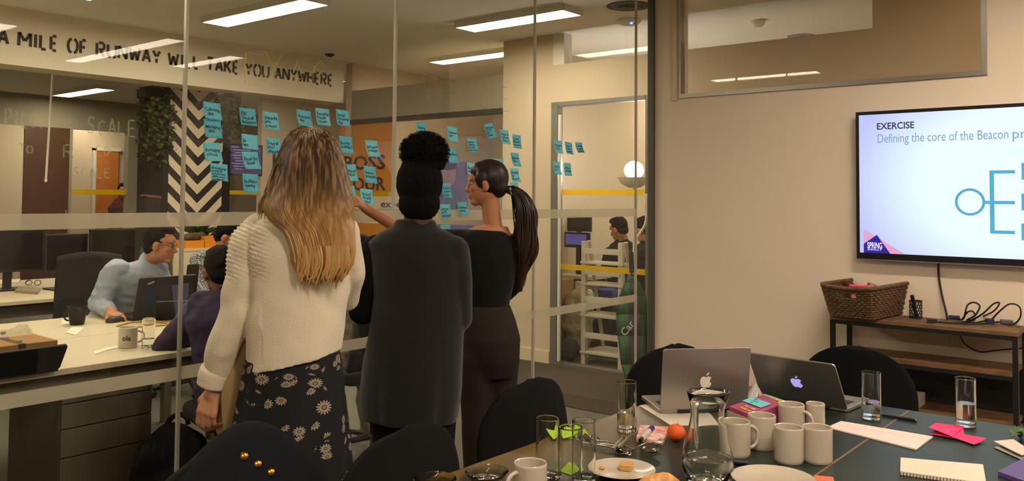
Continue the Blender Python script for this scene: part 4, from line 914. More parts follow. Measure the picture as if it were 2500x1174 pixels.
def knit_warp(v, n):
    c = ROT.transposed() @ (v-CAM); px, py = CX+FPX*c.x/-c.z, CY-FPX*c.y/-c.z
    d = .006*noise.noise(v*7)+.004*noise.noise(v*17)
    if px < 668 and 530 < py < 690:              # ribbed raglan yoke on the shoulder
        m_ = smooth01((668-px)/30)*smooth01((690-py)/25)*smooth01((py-530)/20); d += .0034*m_*math.sin((py-.42*(px-600))/11.0*2*math.pi)
    if py > 700 and px < 640: d += .005*math.sin(py/26+px/40)*smooth01((py-700)/60)   # sleeve folds
    return d
s_.build('jumper', cream_k, w1.root, remesh=.006, relax=3, warp=knit_warp)
cf = MB(); cf.tube([P(529, 897, -.005), P(526, 902, -.005), P(520, 938, 0), P(518, 944, 0)], [.046, .0545, .0555, .047], 26); cf.build('cuff', cream_k, w1.root, remesh=.005, relax=2, warp=lambda v, n: .002*noise.noise(v*40))
# skirt with daisies: flat print in the material, laid out in cloth coordinates
m = M('daisy_print', (14, 13, 15), .85); nt = m.node_tree; bs = nt.nodes['Principled BSDF']
uvn = nt.nodes.new('ShaderNodeUVMap'); uvn.uv_map = 'cloth'
def vmath(op, a=None, b_=None):
    n = nt.nodes.new('ShaderNodeVectorMath'); n.operation = op
    for i, q in enumerate((a, b_)):
        if q is None: continue
        if isinstance(q, (tuple, list)): n.inputs[i].default_value = q
        else: nt.links.new(q, n.inputs[i])
    return n
def fm(op, *q, clamp=False):
    n = nt.nodes.new('ShaderNodeMath'); n.operation = op; n.use_clamp = clamp
    for i, v in enumerate(q):
        if isinstance(v, (int, float)): n.inputs[i].default_value = v
        else: nt.links.new(v, n.inputs[i])
    return n.outputs[0]
def daisies(scale, rand, keep, rad, off, npet=11):
    mp = nt.nodes.new('ShaderNodeMapping'); mp.inputs['Scale'].default_value = (scale, scale, 1); mp.inputs['Location'].default_value = off; nt.links.new(uvn.outputs[0], mp.inputs[0])
    vo = nt.nodes.new('ShaderNodeTexVoronoi'); vo.voronoi_dimensions = '2D'; vo.inputs['Scale'].default_value = 1; vo.inputs['Randomness'].default_value = rand; nt.links.new(mp.outputs[0], vo.inputs['Vector'])
    dv = vmath('SUBTRACT', mp.outputs[0], vo.outputs['Position']); sp = nt.nodes.new('ShaderNodeSeparateXYZ'); nt.links.new(dv.outputs[0], sp.inputs[0])
    an = fm('ARCTAN2', sp.outputs[1], sp.outputs[0]); pet = fm('ABSOLUTE', fm('SINE', fm('MULTIPLY', an, npet/2)))
    d = vo.outputs['Distance']; edge = fm('MULTIPLY', fm('ADD', fm('MULTIPLY', pet, .55), .5), rad)
    ins = fm('LESS_THAN', d, edge); cen = fm('LESS_THAN', d, rad*.26); gap = fm('LESS_THAN', d, rad*.36)
    sc = nt.nodes.new('ShaderNodeSeparateColor'); nt.links.new(vo.outputs['Color'], sc.inputs[0]); kp = fm('LESS_THAN', sc.outputs[0], keep)
    return fm('MULTIPLY', fm('MULTIPLY', ins, kp), fm('SUBTRACT', 1, fm('SUBTRACT', gap, cen))), fm('MULTIPLY', cen, kp)
# clusters: small daisies kept only inside sparse blobs
pa, ca = daisies(24, .75, .95, .40, (.3, .1, 0)); pb, cb_ = daisies(11, .9, .38, .27, (.7, .4, 0), 14)
vb = nt.nodes.new('ShaderNodeTexVoronoi'); vb.voronoi_dimensions = '2D'; vb.inputs['Scale'].default_value = 9.5; vb.inputs['Randomness'].default_value = .75; nt.links.new(uvn.outputs[0], vb.inputs['Vector'])
blob = fm('LESS_THAN', vb.outputs['Distance'], .31)
sc_ = nt.nodes.new('ShaderNodeSeparateColor'); nt.links.new(vb.outputs['Color'], sc_.inputs[0]); blob = fm('MULTIPLY', blob, fm('LESS_THAN', sc_.outputs[1], .8))
petal = fm('MAXIMUM', fm('MULTIPLY', pa, blob), pb); cent = fm('MAXIMUM', fm('MULTIPLY', ca, blob), cb_)
x1 = nt.nodes.new('ShaderNodeMix'); x1.data_type = 'RGBA'; x1.inputs[6].default_value = lin((13, 12, 14))+(1,); x1.inputs[7].default_value = lin((158, 146, 130))+(1,); nt.links.new(petal, x1.inputs[0])
x2 = nt.nodes.new('ShaderNodeMix'); x2.data_type = 'RGBA'; x2.inputs[7].default_value = lin((150, 120, 60))+(1,); nt.links.new(x1.outputs[2], x2.inputs[6]); nt.links.new(cent, x2.inputs[0]); nt.links.new(x2.outputs[2], bs.inputs['Base Color'])
daisy = m
rows = [(612, 826, 840, .118, .0), (600, 832, 890, .128, .004), (588, 838, 950, .135, .010), (574, 846, 1030, .145, .016), (560, 852, 1110, .155, .022), (548, 860, 1190, .165, .028), (536, 870, 1290, .175, .034), (528, 880, 1380, .18, .038)]
NS = 96; k_ = MB(); rg_ = [w1.ring(a, b_, y, -.01, dd, NS, 0, fo, 8, .6+.15*i) for i, (a, b_, y, dd, fo) in enumerate(rows)]
fine = []
for i in range(len(rg_)-1):
    for j in range(4): t = j/4; fine.append([p.lerp(q, t) for p, q in zip(rg_[i], rg_[i+1])])
fine.append(rg_[-1]); k_.loft(fine, cap=False); sko = k_.build('skirt', daisy, w1.root, smooth=True)
uvl = sko.data.uv_layers.new(name='cloth')
for pl_ in sko.data.polygons:
    for li in pl_.loop_indices:
        vi = sko.data.loops[li].vertex_index; r_, k = divmod(vi, NS)
        if k == 0 and any((sko.data.loops[l2].vertex_index % NS) > NS//2 for l2 in pl_.loop_indices): k = NS
        uvl.data[li].uv = (k/NS*.92, r_*.030)
# hair
rowsH = [(742, 772, 309, .03, .02), (716, 800, 322, .02, .075), (700, 818, 345, .01, .098), (684, 834, 385, 0, .112), (668, 846, 430, -.01, .112), (655, 853, 470, -.03, .10), (646, 857, 505, -.055, .085), (664, 859, 535, -.085, .065), (700, 860, 565, -.10, .05), (716, 860, 605, -.115, .042), (722, 855, 640, -.12, .038), (735, 842, 668, -.122, .032), (752, 822, 686, -.122, .022)]
def hsurf(t, th, out=0):
    x = t*(len(rowsH)-1); i = min(int(x), len(rowsH)-2); f = x-i; a = [p*(1-f)+q*f for p, q in zip(rowsH[i], rowsH[i+1])]
    c = P((a[0]+a[1])/2, a[2], a[3]); ha = (P(a[1], a[2], a[3])-P(a[0], a[2], a[3])).length/2
    return c+w1.r*((ha+out)*math.cos(th))+w1.f*((a[4]+out)*math.sin(th))
hm = hair_mat('ombre_hair', (70, 48, 32), (204, 156, 94), 1.55, 1.22, (216, 178, 122))
h_ = MB(); h_.loft([[hsurf(i/40, 2*math.pi*k/48, -.006) for k in range(48)] for i in range(41)]); h_.build('hair', hm, w1.root, remesh=.007, relax=2)
h_ = MB(); random.seed(3)
for i in range(430):
    th = math.pi+random.uniform(-.25, math.pi+.25); t1 = random.uniform(.82, 1.02); ph = random.uniform(0, 6.28); am = random.uniform(.2, 1); n_ = 22; t0 = random.uniform(.0, .12)
    pts = []
    for k in range(n_+1):
        t = t0+(t1-t0)*k/n_; o_ = .001+.004*am
        thj = th+.10*am*math.sin(5*t+ph)*smooth01((t-.3)/.5)
        p = hsurf(min(t, 1), thj, o_+.010*am*smooth01((t-.55)/.4)*math.sin(14*t+ph))
        if t > 1: p = p-UP*.03*(t-1)/.02
        pts.append(p)
    h_.tube(pts, [.0018, .0040, .0036, .0028, .0008], 4)
for i in range(46):                               # loose locks over the left shoulder
    x0 = random.uniform(652, 690); ph = random.uniform(0, 6); d_ = random.uniform(-.10, .02); e = random.uniform(628, 668); ye = random.uniform(496, 540)
    h_.tube(smooth_path([P(x0+18, 400, d_), P(x0, 450, d_-.01), P(e+8, 490, d_-.02), P(e, ye, d_-.01)], 5), [.004, .004, .003, .001], 4)
for i in range(60):                               # curled ends
    x0 = random.uniform(735, 850); ph = random.uniform(0, 6); y1_ = random.uniform(665, 705)-abs(x0-785)*.25
    h_.tube(smooth_path([P(x0, 600, -.165), P(x0+6*math.sin(ph), 640, -.17), P(x0-8, y1_-15, -.168), P(x0-18*random.random(), y1_, -.162)], 5), [.0045, .0045, .003, .001], 4)
h_.build('hair_strands', hm, w1.root, smooth=True)
# beige bag strap between her arm and the skirt
tg = thing('shoulder_bag', 'beige fabric shoulder bag hanging beside the daisy skirt', 'bag', P(560, 1085, .0)); beige = M('beige_canvas', (150, 126, 84), .9)
MB().tube(smooth_path([P(596, 800, .02), P(584, 880, .0), P(562, 960, -.03), P(560, 1040, -.03), P(562, 1090, .0)], 5), [(.004, .018), (.005, .024), (.005, .03), (.005, .022), (.004, .018)], 10, up=w1.f).build('strap', beige, tg, smooth=True)
MB().tube(smooth_path([P(585, 880, .05), P(545, 960, .05), P(530, 1010, .04), P(548, 1085, .02)], 5), [(.004, .012), (.004, .018), (.004, .016), (.004, .014)], 10, up=w1.f).build('strap', beige, tg, smooth=True)
q = MB(); q.loft([w1.ring(508, 566, 1078, .03, .03, 20), w1.ring(500, 572, 1120, .03, .045, 20), w1.ring(498, 574, 1230, .03, .05, 20), w1.ring(506, 568, 1250, .03, .03, 20)]); q.build('bag_body', M('bag_dark', (30, 27, 24), .9), tg, smooth=True)

# ---- woman with afro bun and long charcoal cardigan
w2 = Fig('woman with afro hair bun in a long charcoal cardigan', 1010, 3.3, 'women at the glass wall'); P = w2.P
hc = P(1024, 462, .0); b = MB(); head(b, hc, w2.f, .93, P(1016, 585, -.02), .058)
b.loft([w2.ring(960, 1075, 560, 0, .06), w2.ring(920, 1105, 610, 0, .08), w2.ring(920, 1100, 760, 0, .09), w2.ring(915, 1100, 920, 0, .11), w2.ring(925, 1090, 1010, 0, .10)])
chain(b, [P(912, 622), P(888, 756, .03), P(925, 735, .28)], [.045, .040, .028]); hand(b, P(927, 733, .29), w2.f*.8+UP*.4, UP, side=-1)
chain(b, [P(1118, 622), P(1124, 770, .02), P(1100, 800, .24)], [.045, .040, .028]); hand(b, P(1098, 800, .25), w2.f*.9+UP*.3, UP, side=1)
for px in (960, 1060): chain(b, [P(px, 980), P(px, 1200, -.01), P(px, 1390, .02)], [.08, .054, .04]); b.limb(P(px, 1406, -.02), P(px, 1412, -.16), .035, .03)
b.build('body', sk_dark, w2.root, remesh=.0065, relax=3)
char = M('charcoal_knit', (31, 29, 27), .95, bump=(300, .3), sheen=.2, spec=.2)
s_ = MB(); s_.loft([w2.ring(968, 1064, 534, -.012, .062), w2.ring(960, 1068, 552, -.01, .070), w2.ring(930, 1098, 568, -.005, .088), w2.ring(896, 1128, 592, 0, .106), w2.ring(906, 1142, 640, 0, .118), w2.ring(912, 1136, 720, 0, .122), w2.ring(906, 1130, 800, -.005, .13), w2.ring(886, 1128, 880, -.01, .14, fold=.01), w2.ring(878, 1124, 960, -.01, .148, fold=.02), w2.ring(880, 1116, 1022, -.01, .15, tilt=-.01, fold=.03)])
sl = MB(); chain(sl, [P(918, 612), P(899, 670), P(885, 757, .02), P(918, 745, .26)], [.064, .060, .057, .042], 18); sl.build('sleeve', M('sleeve_black', (16, 15, 14), .95, spec=.2), w2.root, remesh=.008, relax=3, warp=lambda v, n: .006*noise.noise(v*9))
chain(s_, [P(1106, 615), P(1120, 690, .0), P(1122, 775, .02), P(1105, 800, .22)], [.062, .052, .048, .042], 18)
s_.build('cardigan', char, w2.root, remesh=.008, relax=3, warp=lambda v, n: .006*noise.noise(v*6)+.004*noise.noise(Vector((v.x*10, v.y*10, v.z*3))))
tr = M('black_trousers', (17, 16, 15), .95, spec=.2); q = MB(); q.loft([w2.ring(905, 1105, 930, 0, .11), w2.ring(915, 1100, 1020, 0, .10), w2.ring(930, 1090, 1045, 0, .09)])
for px in (962, 1058): chain(q, [P(px, 1010), P(px, 1200, -.01), P(px, 1380, .02)], [.092, .07, .055])
q.build('trousers', tr, w2.root, remesh=.012, relax=3)
afro = M('afro_hair', (16, 12, 10), .9, bump=(250, 1), spec=.15)
def coil_warp(a): return lambda v, n: a*noise.noise(v*85)+a*.8*noise.noise(v*180)
q = MB(); F, R, U = axes_of(w2.f); q.ell(hc-F*.012+U*.026, (.090, .102, .108), 24, 16, (R, F, U)); q.ell(hc-F*.038-U*.055, (.080, .066, .07), 20, 12, (R, F, U)); q.ell(hc-F*.02+U*.09, (.07, .08, .05), 20, 12, (R, F, U)); q.build('hair', afro, w2.root, remesh=.006, relax=1, warp=coil_warp(.002))
bcn = P(1036, 371, -.01); q = MB(); q.ell(bcn, (.090, .088, .072), 24, 16); q.ell(bcn-UP*.045, (.085, .08, .04), 20, 12); q.build('hair_bun', afro, w2.root, remesh=.005, relax=1, warp=coil_warp(.006))
q = MB(); random.seed(5)
for k in range(1500):
    u = random.uniform(-.65, 1); a = random.uniform(0, 6.283); c_ = math.sqrt(1-u*u); d = Vector((c_*math.cos(a), c_*math.sin(a), u)); p = bcn+Vector((d.x*.089, d.y*.087, d.z*.071))
    t = Vector((random.uniform(-1, 1), random.uniform(-1, 1), random.uniform(-1, 1))); q.tube([p-d*.004, p+d*.004+t*.003, p+d*.009+t*.004, p+d*.012-t*.001], [.0012, .001, .0009, .0005], 3, cap=False)
q.build('hair_coils', afro, w2.root, kind='stuff')

# ---- woman in black pointing at the notes
w3 = Fig('woman with dark ponytail in black top pointing at the notes', 1195, 4.1, 'women at the glass wall'); P = w3.P
hc = P(1187, 449, .0); Fd = -w3.r*.985+w3.f*.10-UP*.03
b = MB(); head(b, hc, Fd, .86, P(1203, 560, .0), .050)
b.loft([w3.ring(1160, 1240, 552, 0, .045), w3.ring(1118, 1248, 572, 0, .075), w3.ring(1112, 1255, 640, 0, .085), w3.ring(1135, 1240, 735, 0, .075), w3.ring(1130, 1262, 815, 0, .10), w3.ring(1135, 1255, 890, 0, .09)])
tip = P(849, 474, -.275)
chain(b, [P(1118, 585, 0), P(1010, 577, -.07), P(905, 517, -.165)], [.042, .036, .024]); 
hand(b, P(898, 512, -.170), tip-P(898, 512, -.170), UP*.75-w3.f*.65, side=1, s=.92, curls=(.10, .55, .75, .85), thumb=.35)
chain(b, [P(1250, 590, .04), P(1258, 690, .10), P(1215, 735, .20)], [.042, .036, .025]); hand(b, P(1212, 737, .21), -w3.r+w3.f*.3, -w3.f, side=1, s=.92)
for px, dy in ((1168, 0), (1226, .03)): chain(b, [P(px, 880, dy), P(px, 1050, dy), P(px, 1205, dy+.02)], [.07, .05, .038]); b.limb(P(px-3, 1216, dy), P(px-45, 1220, dy-.05), .033, .028)
b.build('body', sk_tan, w3.root, remesh=.0055, relax=3)
eyes(w3.root, hc, Fd, .86)
blk = M('black_jersey', (14, 13, 13), .9, sheen=.1, spec=.25)
s_ = MB(); s_.loft([w3.ring(1140, 1240, 562, .0, .070, tilt=-.004), w3.ring(1122, 1248, 575, .0, .086, tilt=-.004), w3.ring(1106, 1258, 596, 0, .098), w3.ring(1106, 1263, 640, 0, .105), w3.ring(1120, 1256, 695, 0, .098), w3.ring(1128, 1244, 738, 0, .092), w3.ring(1130, 1243, 752, 0, .092)])
chain(s_, [P(1150, 583, -.01), P(1120, 586, 0), P(1075, 584, -.02), P(1005, 576, -.07)], [.046, .056, .050, .044], 16); chain(s_, [P(1240, 595, .02), P(1256, 650, .06), P(1258, 695, .10), P(1225, 728, .18)], [.052, .046, .042, .036], 16)
s_.build('top', blk, w3.root, remesh=.007, relax=3, warp=lambda v, n: .004*noise.noise(v*8))
brn = M('brown_trousers', (38, 31, 22), .8, spec=.3); q = MB()
q.loft([w3.ring(1128, 1244, 742, 0, .094), w3.ring(1122, 1258, 780, 0, .112), w3.ring(1120, 1270, 825, 0, .125), w3.ring(1126, 1268, 880, 0, .115), w3.ring(1135, 1258, 920, 0, .09)])
for px, dy in ((1165, -.02), (1225, .03)): chain(q, [P(px, 870, dy), P(px-4, 1050, dy), P(px-4, 1190, dy+.02)], [.088, .066, .056], 16)
q.build('trousers', brn, w3.root, remesh=.009, relax=3, warp=lambda v, n: .003*noise.noise(v*9))
dkh = hair_mat('dark_brown_hair', (24, 16, 12), (54, 34, 22), 1.55, 1.1, (70, 46, 30))
F, R, U = axes_of(Fd); q = MB(); q.ell(hc-F*.021+U*.030, (.0715, .090, .093), 26, 18, (R, F, U)); q.ell(hc+F*.018+U*.058, (.058, .058, .054), 20, 14, (R, F, U)); q.ell(hc-F*.055-U*.012, (.058, .052, .058), 20, 14, (R, F, U))
for k in (-1, 1): q.ell(hc+R*(.060*k)+F*.012+U*.022, (.014, .034, .045), 14, 10, (R, F, U))
q.build('hair', dkh, w3.root, remesh=.005, relax=3)
tie = P(1247, 468, .0); MB().tube([tie+(UP*.7+w3.r*-.2).normalized()*(.022*math.cos(k*.3927))+w3.f*(.022*math.sin(k*.3927)) for k in range(16)], .006, 8, closed=True).build('hair_tie', M('tie_mint', (150, 190, 180), .6), w3.root, smooth=True)
path = smooth_path([P(1238, 462, 0), P(1262, 470, 0), P(1282, 510, -.01), P(1284, 570, -.01), P(1282, 625, -.01), P(1272, 670, 0), P(1268, 712, 0)], 6)
q = MB(); q.tube(path, [.020, .028, .042, .046, .042, .030, .010], 14); q.build('ponytail', dkh, w3.root, remesh=.006, relax=2, warp=lambda v, n: .004*noise.noise(Vector((v.x*60, v.y*60, v.z*6))))
q = MB(); random.seed(9)
for k in range(170):
    a = random.uniform(0, 6.283); rr = random.uniform(.7, 1.12); e = random.randint(len(path)-12, len(path)); ph = random.uniform(0, 6); pts = []
    for i, p in enumerate(path[:e]):
        t = i/(len(path)-1); rd = (.020+.026*smooth01(t/.4))*(1-.75*smooth01((t-.6)/.4))*rr; aa = a+.9*math.sin(3*t+ph); pts.append(p+w3.r*(rd*math.cos(aa))+w3.f*(rd*math.sin(aa))+w3.r*.010*math.sin(11*t+ph))
    q.tube(pts, [.0016, .0034, .003, .0008], 4)
q.build('hair_strands', dkh, w3.root, smooth=True)

# ---- people at the desks
def short_hair(mat, root, hc, Fd, s, vox=.008):
    F, R, U = axes_of(Fd); q = MB(); q.ell(hc+(-F*.022+U*.042)*s, (.083*s, .092*s, .100*s), 20, 14, (R, F, U)); q.ell(hc+(F*.03+U*.105)*s, (.062*s, .062*s, .034*s), 16, 10, (R, F, U)); q.ell(hc+(-F*.055-U*.02)*s, (.068*s, .052*s, .055*s), 16, 10, (R, F, U))
    return q.build('hair', mat, root, remesh=vox, relax=1, warp=lambda v, n: .004*noise.noise(v*60))
blackhair = M('black_hair', (12, 9, 8), .8, bump=(180, .5), spec=.2)
def seated(label, px, zc, hpx, fdir, torso, arms, shirt, skn, hands=(), s=.94, legs=None, warp=True, vox=.011):
    g = Fig(label, px, zc, 'people working in the office'); P = g.P; hc = P(*hpx); Fd = g.r*fdir[0]+g.f*fdir[1]+UP*fdir[2]
    b = MB(); head(b, hc, Fd, s, P(*torso[0][:3])); tp = [P(*t[:3]) for t in torso]
    for i in range(len(tp)-1): b.limb(tp[i], tp[i+1], torso[i][3]*.55, torso[i+1][3]*.55)
    c = MB()
    for i in range(len(tp)-1):
        a_, b_ = tp[i], tp[i+1]; ra, rb = torso[i][3], torso[i+1][3]; n_ = 5
        c.loft([[a_.lerp(b_, j/n_)+g.r*((ra+(rb-ra)*j/n_)*1.22*math.cos(.2618*k))+g.f*((ra+(rb-ra)*j/n_)*.80*math.sin(.2618*k)) for k in range(24)] for j in range(n_+1)])
    c.limb(tp[0], tp[0].lerp(hc, .28), torso[0][3]*.95, .068*s)
    if legs: chain(b, [P(*q[:3]) for q in legs], [q[3]*.7 for q in legs]); chain(c, [P(*q[:3]) for q in legs], [q[3] for q in legs])
    for ar in arms:
        pp = [P(*q[:3]) for q in ar]; chain(b, pp, [q[3]*.72 for q in ar]); e = pp[-2].lerp(pp[-1], .82); chain(c, pp[:-1]+[e], [q[3] for q in ar])
    for w, d, n, sd in hands: hand(b, P(*w), P(*d)-P(*w), g.r*n[0]+g.f*n[1]+UP*n[2], sd, 1.0, curls=(.3, .35, .4, .45))
    b.build('body', skn, g.root, remesh=.006, relax=2); c.build('shirt', shirt, g.root, remesh=vox, relax=3, warp=(lambda v, n: .010*noise.noise(v*6)+.010*noise.noise(Vector((v.x*9+v.z*14, v.y*9, v.z*22)))+.004*noise.noise(v*30)) if warp else None)
    short_hair(blackhair, g.root, hc, Fd, s); return g, hc, Fd
bl = M('blue_shirt', (150, 162, 178), .85, bump=(25, .8))
g, hc, Fd = seated('man in pale blue shirt and glasses leaning towards a black laptop', 320, 5.45, (390, 597, -.05), (.93, -.30, -.12), [(368, 640, 0, .085), (330, 672, 0, .165), (300, 760, .05, .165), (285, 850, .12, .17)],
    [[(285, 662, -.10, .085), (243, 740, -.14, .068), (272, 762, -.30, .045)], [(385, 672, .06, .08), (420, 740, .08, .06), (400, 770, -.10, .045)]], bl, sk_mid, [((270, 762, -.30), (290, 772, -.36), (0, 0, 1), 1)], legs=[(300, 850, .1, .10), (310, 860, -.3, .085), (310, 1072, -.35, .06)])
eyes(g.root, hc, Fd, .94); F, R, U = axes_of(Fd)
gm_ = M('spectacle_wire', (40, 32, 26), .4, .6); gg = MB()
for k in (-1, 1):
    c_ = hc+(F*.098+R*(.034*k)+U*.002)*.94; gg.tube([c_+R*(.021*math.cos(i*.3927))+U*(.016*math.sin(i*.3927)) for i in range(16)], .0016, 5, closed=True); gg.tube([c_+R*(.021*k), hc+(R*(.08*k)-F*.005+U*.008)*.94], .0014, 5)
gg.build('spectacles', gm_, g.root)
chk = M('check_shirt', (116, 116, 114), .9); nt = chk.node_tree; bs = nt.nodes['Principled BSDF']; tcn = nt.nodes.new('ShaderNodeTexCoord'); mp = nt.nodes.new('ShaderNodeMapping'); mp.inputs['Rotation'].default_value = (.3, .4, .5); mp.inputs['Scale'].default_value = (70, 70, 70)
bk_ = nt.nodes.new('ShaderNodeTexChecker'); bk_.inputs[1].default_value = lin((150, 150, 148))+(1,); bk_.inputs[2].default_value = lin((70, 72, 78))+(1,); bk_.inputs['Scale'].default_value = 1; nt.links.new(tcn.outputs['Object'], mp.inputs[0]); nt.links.new(mp.outputs[0], bk_.inputs[0]); nt.links.new(bk_.outputs[0], bs.inputs[0])
seated('man in grey checked shirt beyond the desk, half hidden by the blonde woman', 540, 6.3, (557, 578, 0), (.75, -.25, -.35), [(545, 618, 0, .08), (535, 655, 0, .16), (530, 760, .05, .17), (530, 840, .05, .17)], [[(492, 640, -.05, .085), (486, 700, -.12, .065), (520, 745, -.25, .05)], [(580, 645, .0, .08), (600, 720, -.05, .06), (590, 750, -.25, .05)]], chk, sk_tan, legs=[(530, 840, 0, .1), (540, 850, -.35, .08), (540, 990, -.38, .06)])
pur = M('purple_jumper', (50, 40, 64), .95)
g, hc, Fd = seated('man in purple jumper seated at the near desk with his back turned', 555, 4.15, (537, 664, .02), (-.25, .95, -.22), [(550, 722, 0, .09), (570, 770, 0, .18), (590, 880, -.02, .18), (595, 990, -.05, .18)], [[(497, 745, .02, .082), (404, 846, .02, .062), (485, 835, .20, .045)], [(640, 760, .05, .08), (660, 860, .10, .06), (600, 840, .25, .045)]], pur, sk_dark if False else skin('skin_brown', (120, 78, 54)), [((485, 835, .20), (510, 838, .24), (0, 0, 1), -1)], legs=[(590, 1000, 0, .105), (560, 1010, .38, .085), (560, 1142, .40, .06)])
MB().tube([P_ for P_ in [g.P(487, 834, .195)+g.f*(.036*math.cos(k*.3927))+UP*(.036*math.sin(k*.3927)) for k in range(16)]], .006, 8, closed=True).build('wristwatch', alu, g.root, smooth=True)
bei = M('taupe_sleeve', (120, 106, 84), .95)
g, hc, Fd = seated('person with phone glimpsed between the blonde woman and the cardigan', 890, 5.0, (880, 628, .0), (-.5, .8, -.25), [(890, 672, 0, .08), (905, 720, 0, .16), (915, 830, 0, .17), (920, 930, 0, .17)], [[(865, 720, .0, .08), (850, 790, -.05, .06), (835, 745, .10, .04)]], bei, sk_tan, [((838, 752, .08), (832, 720, .12), (0, -1, .2), 1)], legs=[(920, 930, 0, .1), (900, 940, .35, .08), (900, 1046, .36, .06)])
pz = g.P(829, 726, .08); ph_ = thing('phone', 'phone with lit blue screen held up beside the blonde woman', 'phone', pz)
rr_ = Matrix((g.r, g.f, UP)).transposed() @ Matrix.Rotation(.35, 3, 'Y') ; MB().box(pz, (.075, .009, .15), rr_).build('case', black_f, ph_, bevel=.003); MB().box(pz-g.f*.005, (.066, .002, .135), rr_).build('screen', glow('phone_screen', (.35, .5, .95), .35), ph_)
# men behind the door, far man
navyt = M('dark_tshirt', (20, 22, 26), .95)
seated('man in dark T-shirt behind the door, nearer the white ladder shelf', 1515, 8.55, (1511, 560, 0), (-.75, .60, -.30), [(1520, 590, 0, .075), (1522, 618, 0, .165), (1525, 690, 0, .165), (1525, 760, 0, .17)], [[(1488, 620, 0, .075), (1478, 675, .05, .05), (1462, 655, .30, .04)], [(1556, 620, 0, .075), (1562, 680, .05, .05), (1540, 690, .3, .04)]], navyt, sk_mid, legs=[(1525, 760, 0, .1), (1510, 762, .4, .08), (1510, 812, .4, .06)])
seated('man in dark T-shirt behind the door, at the right beside the frame', 1578, 7.7, (1574, 563, 0), (-.70, .65, -.30), [(1582, 596, 0, .075), (1586, 622, 0, .165), (1588, 700, 0, .165), (1588, 770, 0, .17)], [[(1550, 625, 0, .075), (1548, 680, .05, .05), (1530, 680, .25, .04)]], navyt, sk_mid, legs=[(1588, 770, 0, .1), (1570, 772, .4, .08), (1570, 858, .4, .06)])
seated('distant man in dark red top near the orange door', 292, 14.5, (300, 465, 0), (.3, -.9, -.1), [(298, 484, 0, .08), (296, 505, 0, .17), (298, 570, 0, .17), (298, 600, 0, .17)], [[(283, 505, -.02, .07), (280, 550, -.05, .05), (290, 570, -.2, .04)]], M('dark_red_top', (84, 30, 26), .9), sk_tan, legs=[(298, 600, 0, .11), (298, 650, 0, .08), (298, 680, 0, .06)])
# ------------------------------------------------------------------ open office beyond the glass
desk_w = M('desk_white', (200, 188, 158), .5); desk_g = M('desk_grey', (112, 104, 84), .6, .1)
def desk(label, x0, x1, y0, y1, beam=True):
    t = thing('desk', label, 'desk', ((x0+x1)/2, (y0+y1)/2, 0), 'white office desks')
    bx('desk_top', desk_w, (x0, y0, .702), (x1, y1, .73), t, bevel=.003)
    for y in (y0+.08, y1-.12): bx('frame_beam', desk_g, (x0+.02, y, .605), (x1-.02, y+.04, .685), t)
    for x in (x0+.05, x1-.10):
        bx('leg_frame', desk_g, (x, y0+.12, .615), (x+.05, y1-.12, .675), t)
        for y in (y0+.10, y1-.14): bx('leg', desk_g, (x, y, 0), (x+.05, y+.05, .702), t)
    return t
desk('white desk nearest the glass, holding the white mug', .55, 3.02, 3.85, 4.64)
desk('white desk where the man in pale blue works', .55, 3.02, 4.65, 5.44)
desk('white desk at the far left with papers and black monitors', .9, 3.74, 6.52, 7.30)
desk('rearmost white desk behind the black monitors', .9, 3.74, 7.31, 8.1)
pd = thing('drawer_pedestal', 'grey metal drawer pedestal under the near desk', 'cabinet', (1.9, 4.15, 0)); dgm = M('pedestal_grey', (100, 94, 76), .55, .2)
bx('carcass', dgm, (1.69, 3.955, .02), (2.11, 4.5, .59), pd)
for z0, z1 in ((.555, .588), (.445, .550), (.318, .440), (.03, .313)):
    o = bx('drawer', dgm, (1.692, 3.938, z0), (2.108, 3.954, z1), pd, bevel=.003)
MB().tube([(2.075, 3.937, .571), (2.075, 3.930, .571)], .007, 12).build('lock', alu, pd)
# black laptop tipped over the near edge, with the clutter on it
bl_ = M('laptop_black', (16, 16, 17), .5)
def black_laptop(label, x0, x1, y, z, lean, h, depth, group='black laptops in the office', side=1):
    t = thing('laptop', label, 'laptop', ((x0+x1)/2, y+depth/2, z), group); w_ = x1-x0
    bx('base', bl_, (x0, y, z+.001), (x1, y+depth, z+.022), t, bevel=.003)
    ld = (UP*math.cos(lean)-Vector((0, 1, 0))*math.sin(lean)); MB().prism([(a+w_/2, b+h/2) for a, b in rrect(w_, h, .012)], (x0, y+.0, z+.018), GX, ld, .012).build('lid', bl_, t, bevel=.002); return t, ld
black_laptop('black laptop leaning over the near desk edge at far left', .82, 1.615, 3.80, .7305, .62, .135, .10)
tl, ld = black_laptop('open black laptop in front of the man in pale blue', 2.53, 2.90, 4.98, .7305, .28, .255, .24)
mb = MB(); o_ = Vector((2.585, 4.98, .75))+ld*.205-Vector((0, .0135, 0)); mb.add([o_, o_+GX*.04+ld*.014, o_+GX*.038+ld*.024, o_+ld*.010-GX*.002], [(0, 1, 2, 3)]); mb.build('badge', M('badge_silver', (170, 160, 140), .4), tl)
tl, ld = black_laptop('black laptop further back, behind the laptop of the man in blue', 2.92, 3.0, 5.10, .7305, .15, .30, .2)
card = M('cardboard', (150, 112, 62), .85); cdark = M('cardboard_dark', (84, 60, 36), .85)
A_ = onz(108, 832, .86); cbx = thing('cardboard_box', 'brown cardboard box on the near desk at left', 'box', (1.43, 4.06, .7305))
bx('carton', card, (1.36, 3.92, .754), (1.66, 4.16, .845), cbx, bevel=.003); bx('tape_strip', cdark, (1.50, 3.919, .754), (1.53, 4.161, .8455), cbx)
bagm = M('bag_dark_red', (42, 28, 24), .6, var=(14, (64, 34, 26)))
